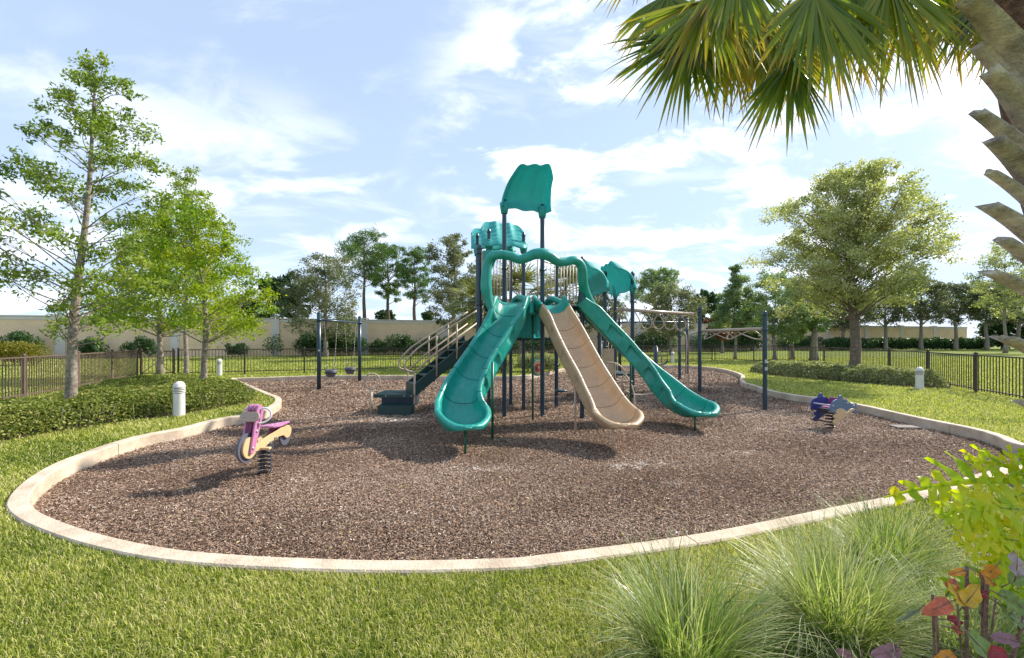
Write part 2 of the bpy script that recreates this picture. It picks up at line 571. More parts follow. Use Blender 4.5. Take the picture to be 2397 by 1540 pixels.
GRASSM = leafmat('grass_blades', [(0.07, 0.12, 0.015), (0.23, 0.285, 0.035), (0.47, 0.49, 0.085), (0.68, 0.60, 0.26), (0.74, 0.60, 0.38)], 0.35, 0.5, 0.3)
CHIPM = leafmat('mulch_chips', [(0.10, 0.060, 0.040), (0.275, 0.180, 0.124), (0.44, 0.305, 0.218), (0.57, 0.43, 0.325), (0.84, 0.76, 0.67)], 0.0, 0.8, 0.2)
LEAF_A = leafmat('fresh_green_leaves', [(0.08, 0.14, 0.025), (0.17, 0.25, 0.04), (0.31, 0.38, 0.055), (0.45, 0.47, 0.08)], 0.45)
LEAF_Y = leafmat('yellow_green_leaves', [(0.09, 0.19, 0.02), (0.22, 0.34, 0.025), (0.40, 0.45, 0.025), (0.55, 0.50, 0.03)], 0.48)
LEAF_OAK = leafmat('oak_leaves', [(0.13, 0.17, 0.08), (0.28, 0.31, 0.13), (0.48, 0.47, 0.24), (0.66, 0.60, 0.40)], 0.48)
LEAF_D = leafmat('dark_leaves', [(0.03, 0.07, 0.025), (0.05, 0.11, 0.03), (0.09, 0.16, 0.05)], 0.25)
LEAF_G = leafmat('grey_green_leaves', [(0.08, 0.10, 0.06), (0.15, 0.175, 0.10), (0.25, 0.25, 0.15), (0.34, 0.31, 0.22)], 0.36)
LEAF_P = leafmat('pine_needles', [(0.07, 0.14, 0.045), (0.13, 0.22, 0.06), (0.22, 0.31, 0.09)], 0.25)
LEAF_PALE = leafmat('pale_green_leaves', [(0.14, 0.21, 0.09), (0.26, 0.34, 0.16), (0.42, 0.46, 0.27)], 0.4)
LEAF_H = leafmat('hedge_leaves', [(0.06, 0.10, 0.02), (0.15, 0.20, 0.035), (0.28, 0.30, 0.07), (0.44, 0.40, 0.15)], 0.3, 0.55, 0.2)
LEAF_HR = leafmat('variegated_hedge_leaves', [(0.10, 0.13, 0.04), (0.22, 0.25, 0.09), (0.40, 0.40, 0.19), (0.60, 0.56, 0.34)], 0.3, 0.5, 0.3)
LEAF_RUST = leafmat('rust_leaves', [(0.13, 0.05, 0.03), (0.22, 0.09, 0.05), (0.20, 0.12, 0.06)], 0.25)
LEAF_GOLD = leafmat('golden_flowering_leaves', [(0.08, 0.12, 0.02), (0.22, 0.20, 0.02), (0.50, 0.32, 0.02)], 0.35)
PALMF = leafmat('palm_frond', [(0.04, 0.095, 0.012), (0.11, 0.19, 0.02), (0.27, 0.32, 0.025), (0.52, 0.36, 0.04), (0.30, 0.15, 0.09)], 0.45, 0.35, 0.45)
PALMFAR = leafmat('far_palm_frond', [(0.06, 0.10, 0.03), (0.13, 0.17, 0.05), (0.24, 0.24, 0.09), (0.36, 0.30, 0.14)], 0.3, 0.4, 0.4)
FERNM = leafmat('lime_fern', [(0.22, 0.38, 0.01), (0.42, 0.56, 0.012), (0.62, 0.66, 0.015), (0.75, 0.62, 0.02)], 0.5, 0.4, 0.35, (1.2, 1.2, 0.5))
TUFTM = leafmat('ornamental_grass', [(0.07, 0.14, 0.04), (0.15, 0.24, 0.06), (0.29, 0.36, 0.09), (0.48, 0.48, 0.24), (0.70, 0.66, 0.46)], 0.35, 0.4, 0.4)

# ---------------------------------------------------------------- mulch outline / kerb / lawn
kerb_px = [(1198, 1316), (1278, 1307.5), (1400, 1292), (1558, 1271), (1744, 1239), (1978, 1190), (2117.6, 1163), (2211, 1141), (2271.5, 1122)]
kz = 0.03
K = [gp(x, y, kz) for x, y in kerb_px]
K += [Vector((5.95, 5.06, kz)), Vector((6.75, 5.42, kz)), Vector((7.3, 5.85, kz))]
K += [gp(x, y, kz) for x, y in [(2380, 1036), (2341.5, 1019), (2280, 1002), (2180, 982), (2090, 963), (2000, 944), (1920, 931), (1855.7, 923),
                                (1800, 912), (1762, 900), (1742.6, 895), (1736, 887), (1738, 878), (1716.6, 869), (1677.8, 861), (1618, 856), (1553, 854.6)]]
K += [Vector((5.2, 23.8, kz)), Vector((2.6, 21.4, kz)), Vector((1.2, 18.6, kz)), Vector((0.3, 17.4, kz)), Vector((-2.0, 17.2, kz)), Vector((-4.5, 17.45, kz))]
K += [gp(x, y, kz) for x, y in [(870, 878.4), (776.9, 878), (679, 880.7), (600, 883.2)]]
K += [Vector((-10.6, 16.3, kz)), Vector((-10.2, 15.5, kz))]
K += [gp(x, y, kz) for x, y in [(559, 893), (590, 905.5), (624, 920), (643, 927), (651, 934), (645, 944), (617.4, 959), (583.4, 968), (510, 980),
                                (425, 1001), (340, 1017), (255, 1041), (158.6, 1076.6), (100, 1108), (62, 1138), (43, 1165), (46, 1186), (90, 1216),
                                (200, 1255), (350, 1288), (500, 1306), (700, 1317), (950, 1322)]]
kc = resample(spline(K, 10, True), 0.10, True)
kpoly = [(p.x, p.y) for p in kc]
nK = len(kc)
# orientation: make 'out' the lawn side
def kerb():
    mb = MB()
    area = sum(kc[i].x * kc[(i + 1) % nK].y - kc[(i + 1) % nK].x * kc[i].y for i in range(nK))
    sg = 1 if area > 0 else -1
    vs, fs = [], []
    W = 0.073
    rings = []
    for i in range(nK):
        t = (kc[(i + 1) % nK] - kc[i - 1]); t.z = 0; t.normalize()
        o = Vector((t.y, -t.x, 0)) * sg
        wob = 0.004 * mnoise.noise(Vector((kc[i].x * 0.9, kc[i].y * 0.9, 0)))
        rings.append((kc[i], o, wob, 0.0))
        if i % 28 == 14:             # expansion joint: a narrow groove
            for dd in (0.004, 0.008, 0.014, 0.018):
                rings.append((kc[i] + t * dd, o, wob, 0.010 if dd in (0.008, 0.014) else 0.0))
    n = 0
    for (p, o, wob, g) in rings:
        top = kz + wob - g
        w = W - g
        prof = [(-w, -0.21), (-w, top - 0.015), (-w + 0.012, top), (w - 0.012, top), (w, top - 0.012), (w, -0.06)]
        for (a, z) in prof:
            q = p + o * a
            vs.append(Vector((q.x, q.y, z)))
        n += 1
    k = 6
    for i in range(n):
        for j in range(k):
            a = i * k + j; b = i * k + (j + 1) % k
            c = ((i + 1) % n) * k + (j + 1) % k; d = ((i + 1) % n) * k + j
            fs.append((a, d, c, b))
    mb.add(vs, fs, False)
    o = build('kerb', mb, KERB)
    tag(o, 'pale concrete kerb curving round the mulch play area', kind='structure')
kerb()

def sheet(name, loops, z, m, label):
    bm = bmesh.new()
    es = []
    for lp in loops:
        vs = [bm.verts.new((p[0], p[1], z)) for p in lp]
        for i in range(len(vs)):
            es.append(bm.edges.new((vs[i], vs[(i + 1) % len(vs)])))
    bmesh.ops.triangle_fill(bm, use_beauty=True, use_dissolve=False, edges=es, normal=(0, 0, 1))
    for f in bm.faces:
        if f.normal.z < 0:
            f.normal_flip()
    me = bpy.data.meshes.new(name)
    bm.to_mesh(me); bm.free()
    o = link(name, me, m)
    tag(o, label, kind='structure')
    return o
S = 700
k3 = kpoly[::3]
sheet('lawn', [[(-S, -S), (S, -S), (S, S), (-S, S)], k3], 0.0, LAWN, 'mown lawn around the playground and beyond the fence')
sheet('mulch', [k3], MZ, MULCH, 'brown shredded mulch surface of the play area')

# hedge bed outlines
bedL = [(-9.0, 5.6), (-7.7, 6.15), (-7.45, 7.1), (-7.1, 8.0), (-6.75, 8.6), (-6.45, 9.3), (-6.3, 10.2), (-6.75, 11.3), (-8.1, 12.2), (-9.7, 13.0), (-11.2, 12.9), (-11.0, 11.2), (-10.2, 9.7), (-9.4, 8.5), (-9.15, 7.0)]
bedR = [(10.9, 19.6), (10.8, 17.6), (11.3, 16.0), (12.0, 14.5), (12.7, 13.5), (13.3, 13.1), (13.9, 13.5), (14.0, 15.2), (13.6, 17.2), (12.6, 19.4), (11.6, 20.4)]
def grow(poly, d):
    cx = sum(p[0] for p in poly) / len(poly); cy = sum(p[1] for p in poly) / len(poly)
    out = []
    for x, y in poly:
        v = Vector((x - cx, y - cy)); L = v.length
        v = v * ((L + d) / L)
        out.append((cx + v.x, cy + v.y))
    return out
sheet('planting_bed', [grow(bedL, 0.16)], 0.006, SOIL, 'bare brown soil under the low hedge at left')
sheet('planting_bed', [grow(bedR, 0.12)], 0.006, SOIL, 'bare brown soil under the low hedge at right')

# ---------------------------------------------------------------- grass blades
def blades():
    V, T = [], []
    y = 1.75
    bl = bedL; br = bedR
    while y < 34:
        dy = max(0.12, y * 0.08)
        xs = 1.32 * (y + dy) + 0.4
        dens = min(15000, 84000 / y ** 1.9)
        N = int(dens * dy * 2 * xs)
        px = rng.uniform(-xs, xs, N); py = rng.uniform(y, y + dy, N)
        ok = ~inside(px, py, kpoly) & ~inside(px, py, bl) & ~inside(px, py, br)
        # drop blades that would root in the kerb
        px, py = px[ok], py[ok]
        kk = np.array(kpoly)
        sel = np.ones(len(px), dtype=bool)
        near = kk[(kk[:, 1] > y - 0.3) & (kk[:, 1] < y + dy + 0.3)]
        if len(near) and y < 14:
            for c0 in range(0, len(px), 20000):
                d = np.min((px[c0:c0 + 20000, None] - near[None, :, 0]) ** 2 + (py[c0:c0 + 20000, None] - near[None, :, 1]) ** 2, axis=1)
                sel[c0:c0 + 20000] = d > 0.084 ** 2
        px, py = px[sel], py[sel]
        n = len(px)
        w = np.maximum(0.0021, y * 0.0008) * rng.uniform(0.7, 1.3, n)
        L = (0.034 + 0.016 * rng.random(n)) * rng.uniform(0.5, 1.35, n) * (1 + 0.25 * (y > 6))
        a = rng.uniform(0, 2 * np.pi, n)
        lean = rng.uniform(0.25, 1.15, n)
        dx, dyy = np.cos(a), np.sin(a)
        b = a + np.pi / 2 + rng.uniform(-.6, .6, n)
        sx, sy = np.cos(b) * w, np.sin(b) * w
        h1 = L * 0.55 * np.cos(lean * 0.6); d1 = L * 0.55 * np.sin(lean * 0.6)
        h2 = h1 + L * 0.45 * np.cos(lean * 1.5); d2 = d1 + L * 0.45 * np.sin(lean * 1.5)
        z0 = np.zeros(n)
        v = np.stack([
            np.stack([px - sx, py - sy, z0], 1), np.stack([px + sx, py + sy, z0], 1),
            np.stack([px + dx * d1 + sx * .8, py + dyy * d1 + sy * .8, h1], 1), np.stack([px + dx * d1 - sx * .8, py + dyy * d1 - sy * .8, h1], 1),
            np.stack([px + dx * d2 + sx * .1, py + dyy * d2 + sy * .1, h2], 1), np.stack([px + dx * d2 - sx * .1, py + dyy * d2 - sy * .1, h2], 1)], 1)
        V.append(v.reshape(-1, 3))
        # dry patches with shapes of their own
        patch = np.array([mnoise.noise(Vector((x * 0.55, yy * 0.8, 3.0))) + 0.5 * mnoise.noise(Vector((x * 2.1, yy * 2.3, 9.0))) for x, yy in zip(px[::1], py[::1])]) if y < 8 else np.zeros(n)
        t = np.clip(0.38 + 0.23 * rng.standard_normal(n) + 0.28 * patch + (np.where(px > 5, .17, .07) if y > 6 else 0), 0, 0.8)  # far turf tinted lighter, more so at right: sunlight put into the blade colour
        dry = rng.random(n) < (0.11 + 0.30 * np.clip(patch, 0, 1) if y < 6 else 0.04)
        t[dry] = rng.uniform(0.72, 1.0, dry.sum())
        T.append(np.repeat(t, 6))
        y += dy
    V = np.concatenate(V); T = np.concatenate(T)
    n = len(V) // 6
    b = np.arange(n)[:, None] * 6
    F = np.concatenate([b + np.array([[0, 1, 2, 3]]), b + np.array([[3, 2, 4, 5]])])
    o = fast_mesh('grass', V, F, T, GRASSM)
    tag(o, 'short broad-bladed green turf grass with some dry blades', 'grass', kind='stuff')
    return n
print('blades', blades())

DUST = []
for (x, y, w_, h_) in [(1500, 1088, .35, .12), (1450, 1094, .2, .1), (1135, 1098, .4, .10), (1590, 1132, .12, .06), (1745, 1062, .25, .12), (2160, 1003, .3, .12), (700, 1125, .12, .05), (930, 985, .5, .2)]:
    g_ = gp(x, y, MZ); DUST.append((g_.x, g_.y, w_ * 1.1, h_ * 1.3))
def chips():
    V, T = [], []
    y = 2.9
    while y < 24:
        dy = max(0.15, y * 0.08)
        xs = 1.28 * (y + dy)
        dens = min(8000, 76000 / y ** 1.9)
        N = int(dens * dy * 2 * xs)
        px = rng.uniform(-xs, xs, N); py = rng.uniform(y, y + dy, N)
        ok = inside(px, py, kpoly)
        px, py = px[ok], py[ok]
        n = len(px)
        s = np.maximum(1.0, y / 5.5)
        L = rng.uniform(0.005, 0.017, n) * s; w = rng.uniform(0.002, 0.0048, n) * s
        big = rng.random(n) < 0.02
        L[big] *= 1.9
        a = rng.uniform(0, 2 * np.pi, n)
        tilt = rng.normal(0, 0.38, n); roll = rng.normal(0, 0.5, n)
        ax = np.stack([np.cos(a) * np.cos(tilt), np.sin(a) * np.cos(tilt), np.sin(tilt)], 1)
        sd = np.stack([-np.sin(a) * np.cos(roll), np.cos(a) * np.cos(roll), np.sin(roll)], 1)
        nm = np.cross(ax, sd)
        c = np.stack([px, py, MZ + rng.uniform(0.002, 0.018, n) * (1 + 0.25 * s) ], 1)
        ax = ax * L[:, None]; sd = sd * w[:, None]; nm = nm * (w * 0.8)[:, None]
        j = lambda: 1 + rng.uniform(-.3, .3, (n, 1))
        v = np.stack([c - ax * j() - sd, c + ax * j() - sd * j(), c + ax * .9 + nm, c - ax * .9 + nm, c - ax * j() + sd, c + ax * j() + sd * j()], 1)
        V.append(v.reshape(-1, 3))
        dust = sum(np.exp(-(((px - gx) / sx_) ** 2 + ((py - gy) / sy_) ** 2)) * (0.5 + 0.5 * np.sin(px * 23 + gx) * np.cos(py * 19)) for gx, gy, sx_, sy_ in DUST)
        pt = np.array([mnoise.noise(Vector((a_ * .45, b_ * .7, 2.0))) + .5 * mnoise.noise(Vector((a_ * 1.7, b_ * 2.2, 4.0))) for a_, b_ in zip(px, py)]) if y < 14 else np.zeros(n)
        t = np.clip(0.33 + 0.19 * rng.standard_normal(n) + pt * 0.26 + dust * .85, 0, 0.95)
        pale = rng.random(n) < 0.022
        t[pale] = rng.uniform(0.75, 1, pale.sum())
        T.append(np.repeat(t, 6))
        y += dy
    V = np.concatenate(V); T = np.concatenate(T)
    n = len(V) // 6
    b = np.arange(n)[:, None] * 6
    F = np.concatenate([b + np.array([[0, 1, 2, 3]]), b + np.array([[3, 2, 5, 4]])])
    o = fast_mesh('mulch_chips', V, F, T, CHIPM)
    tag(o, 'loose brown shredded mulch chips covering the play area', 'mulch', kind='stuff')
    return n
print('chips', chips())

# ---------------------------------------------------------------- foliage helpers
def leaf_quads(Cn, size, aspect=0.5, tint=None, droop=0.0, fold=0.15, flat=0.0):
    """diamond leaves at centres Cn (n,3)"""
    n = len(Cn)
    d = rng.standard_normal((n, 3)); d[:, 2] = d[:, 2] * (1 - flat) - droop
    d /= np.linalg.norm(d, axis=1)[:, None]
    e = rng.standard_normal((n, 3)); e -= d * (e * d).sum(1)[:, None]
    e /= np.linalg.norm(e, axis=1)[:, None]
    nn = np.cross(d, e)
    L = (size * rng.uniform(0.65, 1.35, n))[:, None]
    v = np.stack([Cn - d * L * .5, Cn + e * L * aspect * .5 + nn * L * fold * .5, Cn + d * L * .5, Cn - e * L * aspect * .5 + nn * L * fold * .5], 1).reshape(-1, 3)
    F = np.arange(n)[:, None] * 4 + np.array([[0, 1, 2, 3]])
    T = np.repeat(np.clip(tint, 0, 1), 4)
    return v, F, T

def tree(name, label, base, top, trunk_r, zc0, prof, rad, ncl, nleaf, leaf, lmat, bmat=BARK, lean=(0, 0), cl_r=0.5, aspect=0.45,
         group=None, sh=(1, 1), fork=False, shell=0.6, seed=1, tint0=0.45, cat='tree', flatcl=0.75, squash=1.0, rise=0.7, branch_r=0.16, bare=1.0, extra=()):
    """trunk with limbs reaching clusters of leaves spread through an uneven crown"""
    rs = np.random.default_rng(seed)
    th = Thing(name, label, cat, base, group)
    bx, by, bz = base
    H = top
    # trunk path
    def tp(z):
        f = min(1.0, max(0.0, z / H))
        return Vector((bx + lean[0] * f + 0.06 * math.sin(z * 1.3 + seed) * min(1, z), by + lean[1] * f + 0.05 * math.cos(z * 1.1 + seed * 2) * min(1, z), bz + z))
    mb = MB()
    tz = H * 0.93 if not fork else zc0 + (H - zc0) * 0.35
    n = 16
    pts = [tp(tz * i / n) for i in range(n + 1)]
    rr = [trunk_r * (1 - 0.93 * (i / n) ** 0.9) + 0.008 for i in range(n + 1)] if not fork else [trunk_r * (1 - 0.45 * (i / n)) for i in range(n + 1)]
    rr[0] *= 1.35; rr[1] *= 1.05
    pts[0] = pts[0] - Vector((0, 0, 0.08))
    mb.tube(pts, rr, 10)
    cen, crad = [], []
    for i in range(ncl):
        f = (i + 0.5) / ncl
        f = f ** 0.9 * 0.98 + 0.01 + rs.uniform(-.03, .03)
        f = min(0.985, max(0.01, f))
        r = prof(f) * rad
        a = i * 2.39996 + rs.uniform(-.5, .5)
        q = r * (shell + (1 - shell) * rs.random()) * (0.25 if rs.random() < 0.12 else 1) * rs.uniform(.82, 1.12)
        z = zc0 + (H - zc0) * f
        c = tp(z) + Vector((math.cos(a) * q * sh[0], math.sin(a) * q * sh[1], rs.uniform(-.1, .1) * rad))
        cen.append(c); crad.append(cl_r * rs.uniform(.65, 1.35) * (0.55 + 0.45 * min(1, r / max(.01, rad))))
    for e in extra:
        cen.append(Vector(e[:3])); crad.append(e[3])
    leaves, tints = [], []
    wts = np.array([c ** 2 for c in crad]); wts = wts / wts.sum()
    for c, r, w in zip(cen, crad, wts):
        hd = math.hypot(c.x - tp(c.z - bz).x, c.y - tp(c.z - bz).y)
        z0 = min(tz * 0.97, max(zc0 * 0.8, (c.z - bz) - hd * rise - 0.1))
        s0 = tp(z0)
        mid = s0.lerp(c, 0.5) + Vector((rs.uniform(-.16, .16), rs.uniform(-.16, .16), rs.uniform(-.10, .16))) * hd
        path = spline([s0, mid, c], 5)
        br = max(0.010, trunk_r * branch_r * (1 - 0.5 * z0 / H) * (0.6 + hd / max(.1, rad)))
        if fork:
            br *= .7
        m = len(path)
        mb.tube(path, [br * (1 - 0.8 * i / (m - 1)) for i in range(m)], 5, caps=False)
        tw_ends = []
        for k in range(4):
            d = Vector(rs.standard_normal(3)); d.normalize(); d.z = abs(d.z) * 0.6
            e = c + d * r * 0.9
            st = path[int(m * 0.55) + (k % 3)] if m > 6 else path[-1]
            mb.tube([st, st.lerp(e, 0.5) + Vector((0, 0, .03)), e], [br * .3, br * .2, br * .08], 4, caps=False)
            tw_ends.append(e)
        nl = int(nleaf * w)
        nsub = max(3, int(5 + r * 5))
        sub = rs.standard_normal((nsub, 3)); sub /= np.linalg.norm(sub, axis=1)[:, None]
        sub = sub * (rs.random((nsub, 1)) ** 0.45) * r * np.array([1, 1, flatcl])
        idx = rs.integers(0, nsub, nl)
        P = np.array(c)[None, :] + sub[idx] + rs.standard_normal((nl, 3)) * r * 0.24 * np.array([1, 1, 0.7 * squash])
        # some leaves along the limb
        ns = int(nl * 0.12 * bare)
        if ns:
            u = rs.random(ns) * 0.6 + 0.4
            A = np.array([path[int(x * (m - 1))] for x in u])
            P[:ns] = A + rs.standard_normal((ns, 3)) * r * 0.28
        leaves.append(P)
        ct = tint0 + rs.normal(0, 0.12)
        tints.append(ct + rs.normal(0, 0.17, nl))
    P = np.concatenate(leaves); T = np.concatenate(tints)
    global rng
    sv = rng; rng = rs
    v, F, T4 = leaf_quads(P, leaf, aspect, T)
    rng = sv
    th.part('trunk', mb, bmat)
    fast_mesh('crown', v, F, T4, lmat, th.e, base)
    return th

def shrub(name, label, pts, nleaf, leaf, lmat, cat='shrub', group=None, base=None, aspect=0.5, stems=True, tint0=0.45):
    """pts: list of (x,y,z,r) clusters"""
    b = base or (pts[0][0], pts[0][1], 0)
    th = Thing(name, label, cat, b, group)
    w = np.array([p[3] ** 2 for p in pts]); w /= w.sum()
    P, T = [], []
    mb = MB()
    for (x, y, z, r), k in zip(pts, w):
        n = max(10, int(nleaf * k))
        d = rng.standard_normal((n, 3)); d /= np.linalg.norm(d, axis=1)[:, None]
        q = d * (rng.random((n, 1)) ** 0.4) * r
        q[:, 2] *= 0.85
        c = np.array([x, y, z]) + q
        c[:, 2] = np.maximum(c[:, 2], 0.03)
        P.append(c); T.append(tint0 + rng.normal(0, .1) + rng.normal(0, .2, n))
        for _ in range(2):
            dx, dy = rng.uniform(-.5, .5, 2) * r
            mb.tube([(x + dx * .3, y + dy * .3, -.03), (x + dx * .6, y + dy * .6, z * .6), (x + dx, y + dy, z + r * .5)], [.018, .012, .005], 5)
    v, F, t = leaf_quads(np.concatenate(P), leaf, aspect, np.concatenate(T))
    tag(th.part('stems', mb, DBARK), kind='stuff')
    fast_mesh('foliage', v, F, t, lmat, th.e, b)
    return th

cone = lambda f: (1 - f) ** 0.75 * (0.55 + 0.45 * min(1, f / 0.18))
dome = lambda f: math.sqrt(max(0, 1 - (2 * f - 0.85) ** 2 / 1.4)) if f > 0.05 else 0.6
ball = lambda f: math.sqrt(max(0.02, 1 - (2 * f - 1) ** 2))
umb = lambda f: 0.45 + 0.55 * math.sin(math.pi * min(1, f * 0.9 + 0.05))
#--MAIN--

# ================================================================ BOUNDARY WALL
def wall():
    wa = Vector((-52.0, 44.3 + .32 * -52, 0)); dirv = Vector((1, .32, 0)).normalized()
    th = Thing('boundary_wall', 'long beige stucco wall with pale pilasters and coping behind the park', 'wall', tuple(wa))
    ang = math.atan2(dirv.y, dirv.x)
    H = 3.2
    xs = [-41.9] + [-34.9 + 7.05 * i for i in range(0, 15)]
    def pt(x, z=0):
        return Vector((x, 44.3 + .32 * x, z))
    s = 1 / dirv.x
    for i, (a, b) in enumerate(zip([-52] + xs, xs + [71.5])):
        mb = MB()
        c = pt((a + b) / 2, H / 2 - 0.15)
        L = (b - a) * s
        mb.box(c, (L - 0.5, 0.26, H - 0.05), ang)
        th.part('wall_panel', mb, STUCCO)
        cp = MB()
        cp.box(pt((a + b) / 2, H - 0.11), (L - 0.50, 0.34, 0.26), ang)
        cp.box(pt((a + b) / 2, H + 0.055), (L - 0.50, 0.46, 0.07), ang)
        th.part('coping', cp, PALEST)
    for x in xs:
        mb = MB()
        mb.box(pt(x, (H + 0.1) / 2 - 0.15), (0.62, 0.44, H + 0.3), ang)
        mb.box(pt(x, H + 0.155), (0.76, 0.58, 0.10), ang)
        th.part('pilaster', mb, PALEST)
wall()

# ================================================================ PICKET FENCES
def fence(label, pts, gate_label=None, step=2.3, sp=0.112, H=1.07, pr=0.013, m_=None):
    m_ = m_ or SHADEBRONZE
    line = resample([Vector((x, y, 0)) for x, y in pts], step)
    th = Thing('picket_fence', label, 'fence', tuple(line[0]))
    for i, p in enumerate(line):
        mb = MB()
        mb.box((p.x, p.y, 0.54), (0.052, 0.052, 1.16))
        mb.box((p.x, p.y, 1.128), (0.08, 0.08, 0.022))
        mb.lathe([(0.036, 0), (0.03, 0.012), (0.0, 0.03)], (p.x, p.y, 1.139), 8)
        th.part('post', mb, m_)
    for a, b in zip(line, line[1:]):
        d = b - a; L = d.length; ang = math.atan2(d.y, d.x)
        mb = MB()
        m = (a + b) / 2
        mb.box((m.x, m.y, H), (L - 0.064, 0.036, 0.036), ang)
        mb.box((m.x, m.y, 0.13), (L - 0.064, 0.03, 0.03), ang)
        k = int(L / sp)
        for j in range(1, k):
            q = a.lerp(b, j / k)
            mb.box((q.x, q.y, (H + 0.07) / 2), (pr * 1.3, pr * 1.3, H - 0.07), ang)
        th.part('picket_panel', mb, m_)
    return th
fence('bronze metal picket fence running back along the left side of the hedge', [(-11.1, 6.4), (-12.1, 10.2), (-13.3, 13.4), (-14.7, 16.4), (-15.0, 17.1)], sp=0.088, m_=LITBRONZE)
fence('long bronze metal picket fence across the back of the playground', [(-13.7, 17.55), (-11.2, 18.6), (-5.5, 20.4), (4.0, 24.9), (9.0, 27.6), (14.0, 29.9)])
fence('bronze metal picket fence curving along the right side beyond the oak tree', [(14.15, 29.8), (15.4, 28.4), (16.2, 25.6), (16.3, 22.3), (15.7, 18.9), (14.5, 15.3), (13.1, 12.0), (12.2, 9.6)], step=2.6)
def gate():
    th = Thing('metal_gate', 'bronze metal gate with pale diagonal braces at the left fence corner', 'gate', (-14.95, 17.2, 0))
    a, b = Vector((-14.9, 17.18, 0)), Vector((-13.85, 17.5, 0))
    for p in (a, b):
        mb = MB()
        mb.box((p.x, p.y, 0.57), (0.07, 0.07, 1.14))
        th.part('gate_post', mb, LITBRONZE)
    mb = MB()
    d = b - a; ang = math.atan2(d.y, d.x); m = (a + b) / 2
    mb.box((m.x, m.y, 1.02), (d.length - .08, .035, .04), ang); mb.box((m.x, m.y, .14), (d.length - .08, .035, .04), ang)
    for j in range(1, 9):
        q = a.lerp(b, j / 9)
        mb.box((q.x, q.y, .57), (.017, .017, .86), ang)
    th.part('picket_panel', mb, LITBRONZE)
    for s in (0, 1):
        mb = MB()
        z = (.16, .98) if s else (.98, .16)
        mb.tube([(a.x + .05, a.y - .03, z[0]), (b.x - .05, b.y - .03, z[1])], .018, 6)
        th.part('brace', mb, TANP)
gate()

# ================================================================ BOLLARD LIGHTS
def bollard(base, label, h=0.70, r=0.098):
    th = Thing('bollard_light', label, 'bollard light', base, 'white bollard lights round the playground')
    x, y, z = base
    mb = MB()
    mb.lathe([(r * 1.02, -0.05), (r, 0.01), (r * 0.985, h - 0.235)], base, 28)
    mb.lathe([(r * 0.985, h - 0.235), (0.0, h - 0.235)], base, 28)
    th.part('shaft', mb, WHITE)
    mb = MB()
    mb.lathe([(r * 0.80, h - 0.236), (r * 0.80, h - 0.10)], base, 24)
    th.part('lens', mb, DARKV)
    for i in range(4):
        mb = MB()
        zz = h - 0.225 + i * 0.032
        mb.lathe([(r * 0.8, zz + .006), (r * 1.05, zz), (r * 1.05, zz + .016), (r * 0.8, zz + .020)], base, 28)
        th.part('louvre', mb, WHITE)
    mb = MB()
    mb.lathe([(r * 1.04, h - 0.10)] + [(r * 1.04 * math.cos(a), h - 0.10 + 0.10 * math.sin(a)) for a in [R(x) for x in (0, 15, 30, 45, 60, 75, 90)]], base, 28)
    th.part('dome', mb, WHITE)
bollard((-6.62, 8.50, 0), 'white louvred bollard light with domed cap at the edge of the left hedge')
bollard((-12.15, 17.75, 0), 'small white bollard light partly under leaves near the left gate')
bollard((10.0, 26.6, 0), 'small white bollard light on the grass before the far back fence')
bollard((12.35, 12.95, 0), 'white bollard light at the right end of the variegated hedge', 0.68)

